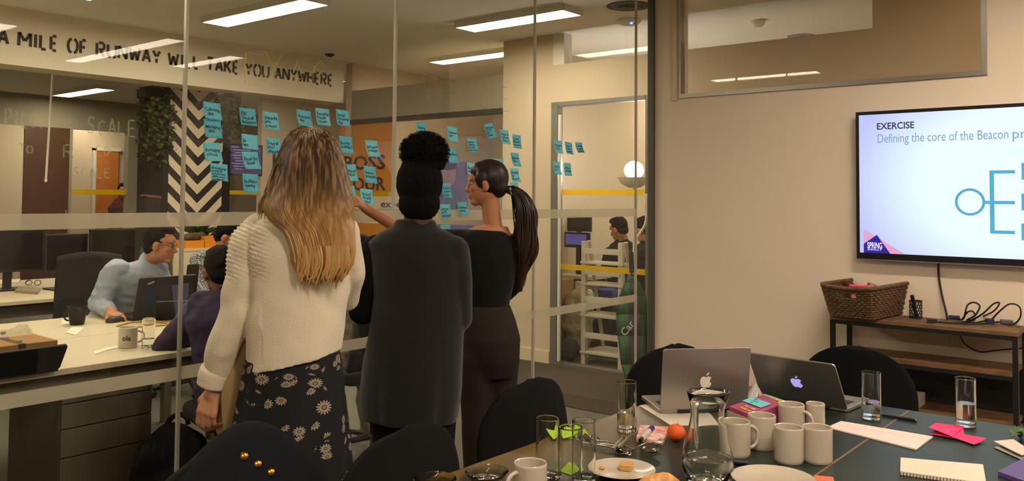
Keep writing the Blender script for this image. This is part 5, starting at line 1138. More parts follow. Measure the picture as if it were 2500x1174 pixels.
q = MB(); q.ell((1.17, 4.05, .81), (.17, .16, .075), 20, 12); q.ell((1.10, 4.02, .84), (.12, .11, .075), 18, 12); q.ell((1.27, 4.12, .83), (.09, .09, .05), 18, 12)
bg = q.build('soft_bag', bagm, remesh=.012, relax=2, warp=lambda v, n: .012*noise.noise(v*16)); tag(bg, 'dark red soft bag beside the cardboard box', 'bag')
for k, (px, py) in enumerate(((8, 812), (15, 826), (48, 832))):
    p = ony(px, py, 3.885); MB().ell(p, (.012, .003, .008), 10, 6).build('printed_mark', M('mark_white', (190, 180, 166), .6), bg)
q = MB(); q.ell((1.62, 4.30, .80), (.10, .07, .065), 18, 12)
tag(q.build('plastic_wrap', film('clear_wrap', (214, 204, 176), .55), remesh=.008, relax=0, warp=lambda v, n: .03*noise.noise(v*22)+.012*noise.noise(v*60)), 'crumpled clear plastic wrap behind the cardboard box', 'packaging')
def on_desk(px, py): return onz(px, py, .7305)
p = on_desk(188, 792); bm_ = thing('mug', 'black tapered mug on the desk of the man in blue', 'mug', p); MB().lathe([(0, 0), (.036, 0), (.040, .01), (.055, .108), (.051, .108), (.037, .012), (0, .010)], p, 28).build('body', black_f, bm_, smooth=True); MB().tube(arc(p+Vector((-.045, 0, .055)), (-1, 0, 0), UP, .028, -1.5, 1.5, 8), .005, 6).build('handle', black_f, bm_, smooth=True)
p = on_desk(281, 786); ms = thing('computer_mouse', 'black computer mouse under the hand of the man in blue', 'mouse', p); q = MB(); q.ell(p+UP*.014, (.055, .034, .022), 18, 12); q.span(p+Vector((-.05, -.03, .0)), p+Vector((.05, .03, .006))); q.build('shell', black_f, ms, remesh=.005, relax=3); MB().ell(p+Vector((.03, 0, .036)), (.008, .004, .004), 10, 6).build('wheel', alu, ms)
p = on_desk(312, 848); wm = thing('mug', 'pale mug printed with the letters ola on the near office desk', 'mug', p); MB().lathe([(0, 0), (.041, 0), (.044, .005), (.044, .098), (.041, .100), (.040, .098), (.040, .008), (0, .006)], p, 28).build('body', M('mug_pale', (196, 190, 170), .4), wm, smooth=True); MB().tube(arc(p+Vector((.042, -.012, .05)), (.95, -.3, 0), UP, .028, -1.5, 1.5, 8), .005, 6).build('handle', M('mug_pale', (196, 190, 170), .4), wm, smooth=True)
vd = (CAM-p); vd.z = 0; vd.normalize(); rt_ = UP.cross(vd); vs, fs = text_geo('ola', .034, bold=.001); mb = MB(); mb.add([p+rt_*(math.sin((v.x-.028)/.0446)*.0446)+vd*(math.cos((v.x-.028)/.0446)*.0446)+UP*(.04+v.y) for v in vs], fs); mb.build('print', M('print_navy', (52, 50, 96), .6), wm)
t = make_tumbler('tall tumbler of water on the near office desk', .045, .031, .145); p = on_desk(362, 849); t.location = p; t['group'] = 'office glassware'
p = on_desk(422, 786); tbx2 = thing('tablet', 'small tablet with lit screen beside the purple jumper', 'tablet', p); rr_ = Matrix.Rotation(-.5, 3, 'Z') @ Matrix.Rotation(-1.05, 3, 'X'); MB().box(p+Vector((.01, .02, .065)), (.19, .14, .01), rr_).build('case', black_f, tbx2, bevel=.003); MB().box(p+Vector((.01, .02, .065))+rr_ @ Vector((0, 0, .0055)), (.165, .12, .002), rr_).build('screen', glow('tablet_screen', (.45, .55, .9), .25), tbx2)
def flat(name, label, cat, pts, mat, z=.7312, h=.0015):
    q = [onz(x, y, z) for x, y in pts]; mb = MB(); n = len(q); mb.add(q+[v+UP*h for v in q], [tuple(range(n-1, -1, -1)), tuple(range(n, 2*n))]+[(i, (i+1) % n, n+(i+1) % n, n+i) for i in range(n)]); return tag(mb.build(name, mat), label, cat)
offp = M('office_paper', (226, 216, 190), .8)
flat('paper_sheet', 'white paper under the black mug', 'paper', [(160, 812), (178, 797), (206, 800), (185, 818)], offp)
flat('paper_sheet', 'white paper between the mug and the desk seam', 'paper', [(150, 792), (150, 781), (170, 780), (172, 790)], offp)
flat('plastic_spoon', 'white plastic spoon lying in front of the pale mug', 'spoon', [(230, 858), (262, 848), (290, 843), (291, 849), (262, 855), (232, 865)], M('plastic_white', (230, 222, 200), .4))
tag(MB().tube(smooth_path([onz(285, 796, .735), onz(320, 787, .735), onz(370, 783, .735), onz(410, 792, .735), onz(300, 800, .735)], 6), .005, 6).build('yellow_cord', M('yellow_cord', (190, 150, 60), .6), smooth=True), 'yellow cord lying on the desk behind the tumbler', 'cable')
flat('document', 'open documents on the far left desk', 'paper', [(0, 694), (45, 690), (50, 682), (0, 684)], offp, .731, .006); flat('notebook', 'closed notebooks in a small pile on the far left desk', 'notebook', [(36, 714), (92, 719), (98, 710), (46, 705)], M('nb_grey', (150, 140, 116), .7), .731, .02)
gsp = thing('spectacles', 'pair of glasses lying on the far left desk', 'glasses', onz(83, 695, .731))
for px in (70, 92):
    c = onz(px, 697, .731)+UP*.024; MB().tube([c+GX*(.026*math.cos(k*.5236))+UP*(.02*math.sin(k*.5236)) for k in range(12)], .003, 5, closed=True).build('rim', black_f, gsp)
MB().tube([onz(62, 697, .731)+UP*.025, onz(75, 687, .731)+UP*.02], .003, 5).build('temple', black_f, gsp)
t = make_tumbler('short glass on the far left desk', .02, .035, .075); t.location = onz(19, 684, .7305); t['group'] = 'office glassware'
def monitor(label, px0, px1, py0, py1, Y, scr=None, group='black monitors in the office', zb=.73):
    a, b = ony(px0, py0, Y), ony(px1, py1, Y); x0, x1, z1, z0 = a.x, b.x, a.z, b.z; c = (x0+x1)/2
    t = thing('monitor', label, 'monitor', (c, Y, zb), group); bx('panel', black_f, (x0, Y, z0), (x1, Y+.04, z1), t, bevel=.004)
    bx('display', scr or M('screen_off', (14, 14, 16), .15), (x0+.012, Y-.002, z0+.02), (x1-.012, Y, z1-.012), t)
    bx('stand_neck', black_f, (c-.03, Y+.04, zb+.012), (c+.03, Y+.06, (z0+z1)/2), t); bx('stand_foot', black_f, (c-.12, Y-.06, zb), (c+.12, Y+.14, zb+.012), t); return t
monitor('black monitor at the far left edge of the office', -60, 106, 562, 660, 7.28); monitor('black monitor right of the far left one', 112, 214, 572, 660, 7.05); monitor('wide black monitor behind the man in pale blue', 222, 358, 560, 652, 7.55)
# office chairs
meshk = M('chair_mesh', (22, 21, 20), .9)
def office_chair(label, x, y, ang, mat=meshk, hb=.62):
    t = thing('office_chair', label, 'chair', (0, 0, 0), 'office swivel chairs')
    MB().surf(lambda u, v: Vector(((.46-.05*v)*(u-.5), .24+.05*v-.10*(1-(2*u-1)**2)*.5+.03*math.sin(3*v), .52+hb*v-.03*(2*u-1)**2*v)), 12, 12).build('backrest', mat, t, smooth=True, thick=.03)
    mb = MB(); mb.prism(rrect(.48, .46, .08), (0, 0, .43), (1, 0, 0), (0, 1, 0), .07); mb.build('seat', mat, t, bevel=.02)
    MB().tube([(0, 0, .08), (0, 0, .43)], .025, 12).build('gas_lift', iron, t, smooth=True)
    MB().tube([(0, .18, .44), (0, .27, .48), (0, .28, .62)], (.02, .03), 8).build('back_bar', iron, t, smooth=True)
    for k in range(5):
        a = 2*math.pi*k/5; l = MB().tube([(0, 0, .09), (.28*math.cos(a), .28*math.sin(a), .06)], [.022, .014], 8).build('leg', iron, t, smooth=True); MB().ell((.28*math.cos(a), .28*math.sin(a), .027), (.026, .026, .027), 12, 8).build('castor', black_f, l, smooth=True)
    t.location = (x, y, 0); t.rotation_euler = (0, 0, ang); return t
p = atd(205, 720, 5.95); office_chair('black mesh office chair of the man in pale blue', p.x, p.y-.2, -.25, hb=.56)
p = atd(505, 690, 6.45); office_chair('brown-grey office chair of the man in the checked shirt', p.x-.05, p.y+.12, .55, M('chair_taupe', (60, 52, 42), .9), .60)
p = atd(590, 900, 4.08); office_chair('black office chair under the man in the purple jumper', p.x, p.y-.03, 2.9, hb=.28)
p = atd(915, 880, 5.0); office_chair('black office chair of the person with the phone', p.x, p.y, 2.7, hb=.30)
# backpack
p = onz(345, 1190, 0); bp = thing('backpack', 'black backpack on the floor in front of the drawers', 'bag', (p.x-.08, p.y-.42, 0)); c = Vector((p.x-.08, p.y-.42, 0))
q = MB(); q.ell(c+UP*.2, (.19, .13, .21), 20, 14); q.ell(c+UP*.1, (.19, .14, .10), 20, 12); q.ell(c+Vector((0, -.1, .15)), (.13, .07, .12), 16, 10); q.build('pack', fabric_k, bp, remesh=.012, relax=2, warp=lambda v, n: .01*noise.noise(v*12)); MB().tube(arc(c+Vector((.03, 0, .39)), GX, UP, .055, 0, math.pi, 10), .012, 8).build('grab_handle', fabric_k, bp, smooth=True)
# striped column with ivy
YC = 7.75; c0, c1 = ony(410, 480, YC).x, ony(541, 480, YC).x; k0, k1 = ony(397, 480, YC).x, ony(561, 480, YC).x
blackp = M('column_black', (24, 22, 20), .8)
col_ = structure('column'); bx('shaft', blackp, (k0, YC+.004, 0), (k1, YC+.5, 2.56), col_)
m = M('chevron_paint', (210, 196, 170), .8); nt = m.node_tree; b = nt.nodes['Principled BSDF']; g_ = nt.nodes.new('ShaderNodeNewGeometry'); sx = nt.nodes.new('ShaderNodeSeparateXYZ'); nt.links.new(g_.outputs['Position'], sx.inputs[0])
def fm2(op, *q):
    n = nt.nodes.new('ShaderNodeMath'); n.operation = op
    for i, v in enumerate(q):
        if isinstance(v, (int, float)): n.inputs[i].default_value = v
        else: nt.links.new(v, n.inputs[i])
    return n.outputs[0]
sub = fm2('SUBTRACT', sx.outputs['Z'], fm2('MULTIPLY', fm2('ABSOLUTE', fm2('SUBTRACT', sx.outputs['X'], c0+(c1-c0)*.53)), .95))
per = 42*YC/1.0/2080*1.17; st = fm2('LESS_THAN', fm2('FRACT', fm2('DIVIDE', fm2('ADD', sub, 5.0), per)), .48)
mx = nt.nodes.new('ShaderNodeMix'); mx.data_type = 'RGBA'; mx.inputs[6].default_value = lin((214, 200, 174))+(1,); mx.inputs[7].default_value = lin((40, 36, 32))+(1,); nt.links.new(st, mx.inputs[0]); nt.links.new(mx.outputs[2], b.inputs[0])
bx('chevron_face', m, (c0, YC, 0), (c1, YC+.004, 2.56), col_)
def ivy(label, x, y, z0, z1, n, spread):
    t = thing('hanging_ivy', label, 'plant', (x, y, z0), 'ivy on the striped column'); random.seed(int(x*100))
    vines = MB(); lv = MB()
    for k in range(14):
        vx, vy = x+random.uniform(-spread, spread), y+random.uniform(-.12, .12); zb = z0+random.uniform(0, .55)*(z1-z0); pts = [(vx+.03*math.sin(3*j+k), vy+.03*math.cos(2*j+k), z1-(z1-zb)*j/8) for j in range(9)]; vines.tube(pts, .003, 4)
        for j in range(n//14):
            i = random.randint(0, 7); f = random.random(); p = Vector(pts[i]).lerp(Vector(pts[i+1]), f)+Vector((random.uniform(-.06, .06), random.uniform(-.05, .05), random.uniform(-.02, .02))); a = random.uniform(0, 6.28); s_ = random.uniform(.022, .042); u_ = Vector((math.cos(a), .5*math.sin(a), -.7)).normalized()*s_; w_ = Vector((-math.sin(a), math.cos(a), .3)).normalized()*s_*.8
            lv.add([p-u_*.6, p-u_*.2+w_, p+u_*.3+w_*.5, p+u_, p+u_*.3-w_*.5, p-u_*.2-w_], [(0, 1, 2, 3), (0, 3, 4, 5)])
    bx('trough', blackp, (x-spread, y-.08, z1-.02), (x+spread, y+.10, z1+.06), t); vines.build('vine', M('vine_brown', (50, 44, 24), .8), t); lv.build('foliage', M('ivy_green', (58, 68, 30), .6, var=(30, (84, 92, 46))), t, kind='stuff')
ivy('ivy trailing down the left side of the striped column', ony(383, 300, 7.75).x, 7.80, ony(383, 415, YC).z, 2.43, 900, .13)
ivy('ivy trailing down the right side of the striped column', ony(552, 300, 7.66).x, 7.62, ony(552, 345, YC).z, 2.43, 600, .10)
# cabinet with orange boxes and fern below the column
p = atd(495, 600, 7.6); zc_ = ony(495, 606, p.y).z
cab = thing('storage_cabinet', 'cream storage cabinet in front of the striped column', 'cabinet', (p.x, p.y+.2, 0)); cx0, cx1 = ony(420, 600, p.y).x, ony(585, 600, p.y).x
bx('carcass', desk_w, (cx0, p.y, .05), (cx1, p.y+.38, zc_-.02), cab); bx('top', desk_w, (cx0-.01, p.y-.01, zc_-.02), (cx1+.01, p.y+.39, zc_), cab); bx('plinth', desk_g, (cx0+.02, p.y+.02, 0), (cx1-.02, p.y+.36, .05), cab)
for k in range(2): o = bx('cupboard_door', desk_w, (cx0+.005+k*(cx1-cx0)/2, p.y-.018, .06), (cx0-.005+(k+1)*(cx1-cx0)/2, p.y-.0005, zc_-.03), cab); MB().tube([((cx0+cx1)/2+(-.03 if k == 0 else .03), p.y-.03, .6), ((cx0+cx1)/2+(-.03 if k == 0 else .03), p.y-.03, .75)], .006, 6).build('handle', alu, o)
orm = M('crate_orange', (214, 130, 24), .5)
def open_crate(label, a, b, y, h, dp=.22):
    x0, x1 = ony(a, 600, y).x, ony(b, 600, y).x; t = thing('plastic_crate', label, 'crate', ((x0+x1)/2, y+dp/2, zc_), 'orange crates on the cream cabinet'); bx('base', orm, (x0, y, zc_+.001), (x1, y+dp, zc_+.008), t)
    for q0, q1 in (((x0, y, zc_+.008), (x1, y+.008, zc_+h)), ((x0, y+dp-.008, zc_+.008), (x1, y+dp, zc_+h)), ((x0, y+.008, zc_+.008), (x0+.008, y+dp-.008, zc_+h)), ((x1-.008, y+.008, zc_+.008), (x1, y+dp-.008, zc_+h))): bx('side', orm, q0, q1, t)
open_crate('orange crate at the left on the cream cabinet', 453, 498, p.y+.03, .07); open_crate('orange crate at the right on the cream cabinet', 500, 536, p.y+.03, .105)
lg = MB(); y_ = p.y+.13; lg.tube([ony(448, 583, y_), ony(475, 578, y_), ony(500, 574, y_)], [.035, .045, .03], 10); tag(lg.build('driftwood', M('bark', (70, 58, 40), .9, bump=(40, 1)), remesh=.01, relax=1, warp=lambda v, n: .012*noise.noise(v*18)), 'grey-brown driftwood resting on the left orange crate', 'wood')
fp = thing('fern', 'green leafy plant behind the orange crates', 'plant', (ony(485, 600, p.y+.3).x, p.y+.3, zc_)); fc = Vector(fp.location); MB().lathe([(0, 0), (.07, 0), (.09, .12), (.08, .12), (.07, .10), (0, .10)], fc, 20).build('pot', blackp, fp, smooth=True)
for k in range(46):
    a = random.uniform(0, 6.28); L = random.uniform(.16, .34); el = random.uniform(.3, 1.2); d = Vector((math.cos(a)*math.cos(el), math.sin(a)*math.cos(el)*.5, math.sin(el))); s0 = fc+UP*.1; w_ = d.cross(UP).normalized()*.028
    MB().add([s0, s0+d*L*.5+w_, s0+d*L-UP*.04, s0+d*L*.5-w_], [(0, 1, 2, 3)]).build('leaf', M('fern_green', (66, 92, 38), .6), fp)
# dark box file and wall screen
p = atd(367, 500, 7.0); sp = thing('desk_speaker', 'black speaker with a red top edge beside the column', 'speaker', (p.x, p.y, 1.06)); a_ = p; MB().box((p.x, p.y, p.z), (.12, .12, .16), Matrix.Rotation(.1, 3, 'Y')).build('cabinet', black_f, sp, bevel=.006); MB().box((p.x-.002, p.y-.003, p.z+.066), (.122, .12, .014), Matrix.Rotation(.1, 3, 'Y')).build('red_edge', M('red_edge', (110, 36, 26), .5), sp); sp.location.z = p.z-.08
for ch_ in sp.children: ch_.location.z += 1.06-(p.z-.08)
tag(bx('tall_pillar_stand', blackp, (p.x-.08, p.y-.08, 0), (p.x+.08, p.y+.08, p.z-.085)), 'black plinth carrying the small speaker beside the column', 'plinth')
a, b = ony(559, 350, YB-.06), ony(640, 430, YB-.06); ws = thing('wall_screen', 'dark wall screen with lines of code beyond the striped column', 'screen', ((a.x+b.x)/2, YB-.05, b.z)); bx('panel', black_f, (a.x, YB-.06, b.z), (b.x, YB-.002, a.z), ws); bx('display', glow('code_screen', lin((70, 58, 78)), .25), (a.x+.015, YB-.063, b.z+.02), (b.x-.015, YB-.0605, a.z-.015), ws)
for k in range(9):
    z = a.z-.05-.038*k; bx('code_line', glow('code_ink', lin((150, 130, 160)), .3), (a.x+.04+.03*(k % 3), YB-.0655, z), (a.x+.04+.03*(k % 3)+.12+.05*((k*7) % 4), YB-.0635, z+.008), ws)
# purple poster on the office glass
a, b = onx(1044, 398, X2+.03), onx(1142, 512, X2+.03); ps = thing('poster', 'purple poster with a portrait on the corridor office glass', 'poster', (X2+.03, (a.y+b.y)/2, b.z)); bx('print', M('poster_purple', (106, 92, 138), .6), (X2+.024, b.y, b.z), (X2+.03, a.y, a.z), ps)
fc = Vector((X2+.021, (a.y+b.y)/2-.03, (a.z+b.z)/2+.06))
MB().ell(fc+UP*.06, (.003, .10, .13), 20, 12).build('portrait_head', M('poster_tan', (140, 110, 128), .6), ps, smooth=True); MB().ell(fc+UP*.14, (.0035, .105, .075), 18, 10).build('portrait_hair', M('poster_dark', (70, 58, 88), .6), ps, smooth=True); MB().ell(fc-UP*.18, (.0025, .17, .12), 18, 10).build('portrait_shoulder', M('poster_blue', (84, 84, 130), .6), ps, smooth=True)
a, b = onx(1040, 546, X2+.03), onx(1180, 640, X2+.03); tag(bx('poster', M('poster_indigo', (92, 84, 126), .6), (X2+.024, b.y, b.z), (X2+.03, a.y, a.z)), 'plain indigo poster below the portrait poster', 'poster')
# ceiling devices
def ceil_disc(name, label, px, py, rad, h, mat, extra=None):
    p = onz(px, py, HC); t = thing(name, label, 'ceiling device', (p.x, p.y, HC-h)); MB().lathe([(0, -h), (rad*.7, -h), (rad, -h*.5), (rad, -.0005), (0, -.0005)], (p.x, p.y, HC), 28).build('housing', mat, t, smooth=True)
    MB().lathe([(0, -h-.008), (rad*.45, -h-.008), (rad*.5, -h), (0, -h)], (p.x, p.y, HC), 24).build('centre_cap', mat, t, smooth=True)
    if extra: MB().ell((p.x-rad*.4, p.y-rad*.5, HC-h-.002), (.012, .012, .006), 10, 6).build('led', extra, t)
ceil_disc('air_vent', 'dark round air vent in the office ceiling by the screen wall', 1535, 14, .17, .012, M('vent_dark', (60, 56, 48), .7)); ceil_disc('wifi_point', 'white wireless point with blue light on the office ceiling', 1535, 48, .10, .04, white_p, glow('led_blue', (.1, .2, 1), 2))
ceil_disc('smoke_detector', 'white smoke detector seen through the high window', 1850, 50, .06, .05, white_p); ceil_disc('ceiling_speaker', 'flat round ceiling speaker seen through the high window', 1955, 88, .12, .008, M('speaker_grey', (150, 146, 136), .7)); ceil_disc('ceiling_sensor', 'small dark ceiling sensor above the slogan', 805, 132, .05, .02, M('vent_dark', (60, 56, 48), .7))
# hanging white pull cord
a = ony(128, 190, 8.2); b = ony(112, 440, 8.2); pcd = thing('pull_cord', 'thin white pull cord hanging in the office at left', 'cord', (b.x, 8.2, b.z)); MB().tube([(a.x, 8.2, HC), (a.x, 8.2, a.z), b], .010, 6).build('cord', white_p, pcd); MB().ell(b, (.014, .014, .02), 10, 8).build('toggle', white_p, pcd)

# ---- store room behind the door
wl_ = M('ladder_white', (206, 200, 178), .6); lx = 6.40
L0, L1 = onz(1428, 893, 0), onz(1517, 908, 0); L0 = Vector((lx, L0.y+.06, 0)); L1 = Vector((lx, L1.y+.06, 0)); ht = 1.10
ldr = thing('ladder_shelf', 'white wooden ladder shelf standing behind the glass door', 'shelf', (lx+.17, (L0.y+L1.y)/2, 0))
for p in (L0, L1):
    MB().box(p+UP*(ht/2), (.045, .045, ht)).build('front_post', wl_, ldr, bevel=.003)
    a, b = p+Vector((.34, 0, 0)), p+Vector((.07, 0, ht)); MB().tube([a, b], (.022, .022), 4, up=(0, 1, 0)).build('rear_post', wl_, ldr)
for z in (.10, .43, .71, .90):
    dp = .34-.25*z/ht; bx('shelf_board', wl_, (lx-.03, L1.y-.03, z), (lx+dp+.02, L0.y+.03, z+.018), ldr)
    for q in (L0, L1): bx('side_bracket', wl_, (lx+.0, q.y-.035, z-.04), (lx+dp, q.y+.035, z-.001), ldr)
for z in (.24, .56, .80, .99): bx('cross_rail', wl_, (lx-.028, L1.y, z), (lx-.012, L0.y, z+.05), ldr)
def lump(name, label, cat, blobs, mat, amp=.02, vox=.014): 
    q = MB()
    for c_, r_ in blobs: q.ell(c_, r_, 16, 10)
    return tag(q.build(name, mat, remesh=vox, relax=1, warp=lambda v, n: amp*noise.noise(v*11)+amp*.5*noise.noise(v*30)), label, cat)
P2 = lambda x, y, X: onx(x, y, X)
c = P2(1412, 800, 6.62); lump('rubbish_bag', 'pale translucent plastic bag beside the ladder shelf', 'bag', [(Vector((c.x, c.y, .35)), (.12, .16, .30)), (Vector((c.x, c.y-.05, .52)), (.08, .12, .14))], M('bag_translucent', (178, 170, 130), .35), .03)
c = P2(1500, 850, 7.1); lump('rubbish_bag', 'black full bag behind the ladder shelf', 'bag', [(Vector((c.x, c.y, .24)), (.22, .26, .24)), (Vector((c.x, c.y+.05, .42)), (.14, .16, .14))], M('bag_black', (24, 22, 20), .5), .03)
c = P2(1388, 885, 6.42); lump('dark_bundle', 'dark bundle on the floor inside the door at left', 'bundle', [(Vector((c.x, c.y, .1)), (.09, .12, .1))], M('bundle_teal', (36, 44, 46), .8), .02)
c = P2(1458, 770, 7.0); tag(MB().box((c.x-.1, c.y-.14, .56), (.2, .26, .14), Matrix.Rotation(.2, 3, 'Z')).build('blue_bag', M('blue_cloth', (44, 58, 120), .8), bevel=.04), 'blue cloth bundle behind the ladder shelf', 'bag')
zb_ = 0
for k, (hh, dd) in enumerate(((.28, .40), (.24, .36), (.20, .30))):
    tag(bx('cardboard_box', card if k else cdark, (6.46, 4.70, zb_+.001), (6.46+dd*.8, 4.70+dd*.85, zb_+hh), bevel=.004), ['lowest box of the cardboard stack behind the ladder shelf', 'middle box of the cardboard stack behind the ladder shelf', 'top box of the cardboard stack behind the ladder shelf'][k], 'box', 'stacked cardboard boxes in the store room'); zb_ += hh
c = P2(1412, 730, 6.75); tag(bx('document_box', white_p, (6.80, c.y-.07, .001), (6.85, c.y+.07, c.z+.16)), 'tall white document box behind the ladder shelf', 'box')
sd = thing('store_desk', 'cluttered desk in the store room behind the ladder shelf', 'desk', (7.05, 4.83, 0)); bx('desk_top', desk_w, (6.86, 4.60, .70), (7.24, 5.06, .73), sd)
for x in (6.88, 7.18): bx('leg', desk_g, (x, 4.66, 0), (x+.04, 5.02, .70), sd)
mbs = monitor  # store-room monitors face the camera along X
def monitor_x(label, px0, px1, py0, py1, X, scr, zb=.73):
    a, b = onx(px0, py0, X), onx(px1, py1, X); t = thing('monitor', label, 'monitor', (X+.02, (a.y+b.y)/2, zb), 'store room monitors'); bx('panel', black_f, (X, b.y, b.z), (X+.04, a.y, a.z), t); bx('display', scr, (X-.003, b.y+.02, b.z+.03), (X-.0005, a.y-.02, a.z-.02), t); bx('stand_neck', black_f, (X+.04, (a.y+b.y)/2-.03, zb), (X+.055, (a.y+b.y)/2+.03, b.z+.1), t)
m = glow('wallpaper_purple', lin((70, 64, 110)), .35); monitor_x('monitor with a purple mountain wallpaper in the store room', 1378, 1436, 566, 606, 6.98, m); monitor_x('black switched-off monitor above the purple one', 1376, 1440, 528, 566, 7.12, M('screen_off', (14, 14, 16), .15))
a = atd(1483, 577, 9.6); tag(MB().box((9.3, a.y, a.z), (.02, .42, .34)).build('notice_board', M('notice_grey', (120, 118, 112), .8)), 'grey notice board standing beyond the men', 'board')
a = onx(1393, 478, 10.39); tag(bx('wall_notice', M('notice_paper', (196, 186, 160), .8, var=(40, (90, 84, 72))), (10.385, a.y-.08, a.z-.06), (10.399, a.y+.08, a.z+.07)), 'small printed notice on the store room wall', 'notice')
# bright bowl lamp and white angled lamp
lp = atd(1548, 425, 7.9); lm = thing('floor_lamp', 'white floor lamp with glowing globe in a bowl shade', 'lamp', (lp.x, lp.y, 0))
MB().lathe([(0, -.10), (.05, -.095), (.12, -.06), (.155, -.0), (.150, .0), (.11, -.05), (0, -.08)], lp-UP*.03, 28).build('bowl_shade', M('lamp_bowl', (236, 232, 222), .5), lm, smooth=True)
MB().ell(lp+UP*.035, (.09, .09, .085), 20, 14).build('globe', glow('lamp_globe', (1, .93, .82), 26), lm, smooth=True); MB().tube([(lp.x, lp.y, .02), (lp.x, lp.y, lp.z-.12)], .011, 10).build('pole', white_p, lm, smooth=True); MB().lathe([(0, 0), (.13, 0), (.13, .015), (.02, .025), (0, .025)], (lp.x, lp.y, .001), 24).build('base', white_p, lm, smooth=True)
P = lambda x, y, d=6.7: atd(x, y, d); al = thing('clip_lamp', 'white angled lamp and cord hanging behind the door glass', 'lamp', P(1578, 560)); al.location.z = P(1548, 690).z
MB().tube([P(1583, 474), P(1583, 488), P(1581, 500), P(1580, 508)], [.033, .034, .018, .012], 14).build('shade', white_p, al, smooth=True); MB().tube(smooth_path([P(1580, 506), P(1576, 545), P(1562, 570), P(1550, 592), P(1547, 624)], 5), .011, 8).build('arm', white_p, al, smooth=True); MB().box(P(1546, 632), (.045, .03, .075)).build('switch_box', white_p, al, bevel=.004); MB().tube(smooth_path([P(1546, 640), P(1552, 690), P(1553, 740), P(1549, 800), P(1549, 944)], 5), .006, 6).build('cord', white_p, al, smooth=True)
# green and navy umbrella leaning in the corner outside the glass
um = thing('umbrella', 'closed green and navy golf umbrella leaning outside the glass corner', 'umbrella', (5.30, 3.22, 0)); tipp = Vector((5.31, 3.18, .0)); topp = Vector((5.44, 3.30, 1.0)); dU = (topp-tipp).normalized(); a1 = dU.cross(UP).normalized(); a2 = dU.cross(a1)
gu, nu = M('umbrella_green', (20, 84, 28), .7), M('umbrella_navy', (38, 44, 52), .7); prof = [(.0, .010), (.12, .055), (.3, .10), (.5, .125), (.65, .13), (.78, .105), (.88, .06), (.93, .022)]
for k in range(8):
    mb = MB(); rows_ = []
    for t_, r_ in prof:
        rows_.append([tipp+dU*(t_*1.0)+(a1*math.cos(a)+a2*math.sin(a))*(r_*(.74+.26*abs(math.sin(4*(a)+1.0*t_)))) for a in [2*math.pi*(k+j/4)/8+.5*t_ for j in range(5)]])
    for i in range(len(rows_)-1): mb.add(rows_[i]+rows_[i+1], [(j, j+1, 6+j, 5+j) for j in range(4)])
    mb.build('canopy_panel', (gu, nu)[k % 2], um, smooth=True, thick=.003)
MB().tube([tipp, topp+dU*.02], .007, 8).build('shaft', iron, um, smooth=True); MB().tube([topp-dU*.06, topp+dU*.09], .018, 10).build('handle', black_f, um, smooth=True)
o_ = tipp+dU*.50-(tipp-CAM).normalized()*.14; vdir = (CAM-o_).normalized(); rt_ = UP.cross(vdir).normalized(); rt2 = (rt_*.6+UP*.8).normalized(); mb = MB(); put_text(mb, 'Car', .075, o_-rt_*.06-UP*.02, rt2, vdir.cross(rt2), bold=.001); mb.build('lettering', M('letter_white', (190, 190, 186), .7), um)
# ------------------------------------------------------------------ notes and writing on the glass
YN = D-.0095
noteC = [M('note_blue_%d' % k, c, .75) for k, c in enumerate(((112, 204, 224), (104, 194, 216), (120, 212, 230)))]
inkn = M('note_ink', (20, 30, 40), .7)
N = [(496,247,551,289,'Collecting\n  data'),(497,289,549,335,'Managing\n  data'),(496,347,550,393,'Recruiting\n schools'),(514,398,568,440,'Prioritising\nsocial &\nemotional\nskills over\nacademic'),
 (584,262,635,305,'DBS\nCheck all\nfacilitators'),(590,326,642,363,'Quality\nmanagement'),(590,370,638,413,'Email list\n Gmail'),(592,424,636,470,'Facilitator\n training'),(641,272,688,315,'Safeguarding\nadvice\nto mentors'),(648,335,690,375,'Comply all\nschool\nsafeguarding'),
 (724,266,765,306,'Induction\n day'),(770,263,816,305,'Recruiting\nFranklin\nScholars'),(820,266,861,305,'Initial\ntraining\nday'),(828,331,866,373,'Booster\ntraining 2'),(891,342,928,383,'Final session\n& evaluation'),(839,400,875,442,'Families and\nHandbook'),(888,404,923,446,'Launch\nassembly'),(879,460,917,500,'Grand\n finally\n class'),(845,452,868,476,''),
 (1016,297,1046,330,'Obtaining\npermission'),(1092,307,1123,344,'Programme\nleader'),(1140,337,1173,371,'Shared\nmatters\nshould\nbase from'),(1181,304,1214,345,'Balancing\nthe K?\nwho\nbuilds'),(1220,316,1247,351,'Visits &\nculture\nCaine'),(1251,327,1277,361,'Project\nMonday\nafternoon'),(1091,362,1122,398,'Facilitator'),(1140,396,1168,428,'Funding\nto'),(1207,387,1234,420,'School\nstart'),(1247,372,1272,406,'Sixty hour\nTests'),(1245,411,1271,444,'Workshop\nBox\nafternoon'),(1246,446,1270,478,'Notes'),
 (1079,447,1106,482,'Service\nculture\nbasis'),(1074,499,1105,534,'Sessions for\nthe SFCs\ntoday is work'),(1116,493,1150,526,'Academic\ncourse'),(1075,549,1105,582,'Reports'),(1353,341,1377,373,'Volunteer\nCandy'),(1379,345,1407,375,'Group of\nall those\nmeeting'),(1404,347,1431,373,'Creating\na central\ncalendar'),(1349,393,1372,425,'Festival of\nideas'),(1376,397,1400,429,'Celebrate\ncommunity')]
random.seed(21)
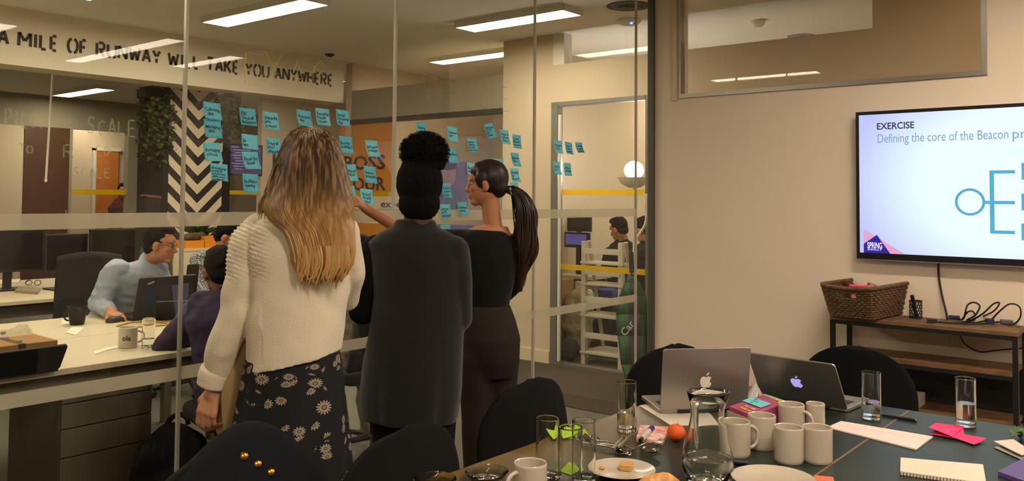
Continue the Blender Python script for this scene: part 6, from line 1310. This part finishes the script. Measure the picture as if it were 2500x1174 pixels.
for i, (x0, y0, x1, y1, txt) in enumerate(N):
    a, b = ony(x0, y0, YN), ony(x1-6, y0+2, YN); zt_, zb_ = a.z, ony(x0+3, y1, YN).z; w_ = max(.05, min(.076, b.x-a.x)); h_ = max(.05, min(.080, zt_-zb_))
    ang = -.02+random.uniform(-.05, .05)
    if txt.startswith('Balancing'): ang = .22
    ca, sa = math.cos(ang), math.sin(ang); curl = random.uniform(.010, .024); c0_ = Vector((a.x, YN, zt_)); shear = random.uniform(.0, .006)
    def npt(u, v, out=0):                       # u across, v downwards; the foot of the note curls off the glass
        x, z = w_*u+shear*v, -h_*v; return c0_+Vector((x*ca-z*sa*1.0*0-(-z)*sa*0+z*0, 0, 0))+Vector((z*-sa, -curl*v**2.0-out, x*sa+z*ca))
    first = txt.replace('\n', ' ').split()
    if first: lb = 'turquoise sticky note on the glass reading %s' % ' '.join(first[:6])
    else: lb = 'turquoise sticky note under the pointing fingertip'
    t = thing('sticky_note', lb, 'sticky note', c0_+Vector((w_/2, -.005, -h_)), 'turquoise sticky notes on the glass wall')
    MB().surf(npt, 4, 6).build('sheet', noteC[i % 3], t, smooth=True, thick=.0005)
    if txt:
        lines = txt.split('\n'); nl = len(lines); sz = min(.019, .062/nl); vs, fs = text_geo(txt, sz*1.15, bold=.00035, shear=.15, res=1); mw = max(v.x for v in vs); q = min(1, (w_*.86)/mw) if mw > 0 else 1
        mb = MB(); top_ = .25 if nl < 3 else .17
        mb.add([npt(.07+v.x*q/w_, top_+max(0, (sz-v.y))/h_*.92+.02*math.sin(v.x*90+i), .0011) for v in vs], fs); mb.build('handwriting', inkn, t)
# marker writing on the glass itself
def scrawl(txt, x0, y0, x1, y1, mat, th=.006, gap=.35):
    a, b = ony(x0, y1, D-.0075), ony(x1, y0, D-.0075); n = sum(1 if c != ' ' else .6 for c in txt); W_ = (b.x-a.x)/(n+gap*(n-1)); x = a.x; mb = MB()
    for c in txt:
        k = random.uniform(-.004, .004)
        if c != ' ': stroke_letter(mb, c, (x, D-.0072, a.z+k-(x-a.x)*.0), GX, UP, W_, (b.z-a.z)*random.uniform(.85, 1.05), th)
        x += W_*(1+gap) if c != ' ' else W_*.6
    mb.build('marker_writing', mat, gw)
pale = film('marker_pale', (170, 176, 140), .42); limey = film('marker_lime', (190, 186, 60), .2); greyw = film('marker_grey', (120, 108, 84), .22)
scrawl('PILOT', 12, 275, 108, 308, pale); scrawl('7', 150, 290, 172, 312, pale); scrawl('SCALE', 212, 296, 332, 326, pale); scrawl('TO', 45, 352, 80, 370, pale); scrawl('R', 155, 350, 180, 382, pale); scrawl('ED', 235, 356, 270, 378, pale); scrawl('SCALE', 178, 408, 270, 432, pale)
scrawl('E', 598, 138, 650, 205, limey, .008); scrawl('XAC', 645, 150, 800, 205, limey, .008); scrawl('FLEXIBLE', 1040, 212, 1242, 246, greyw, .005)
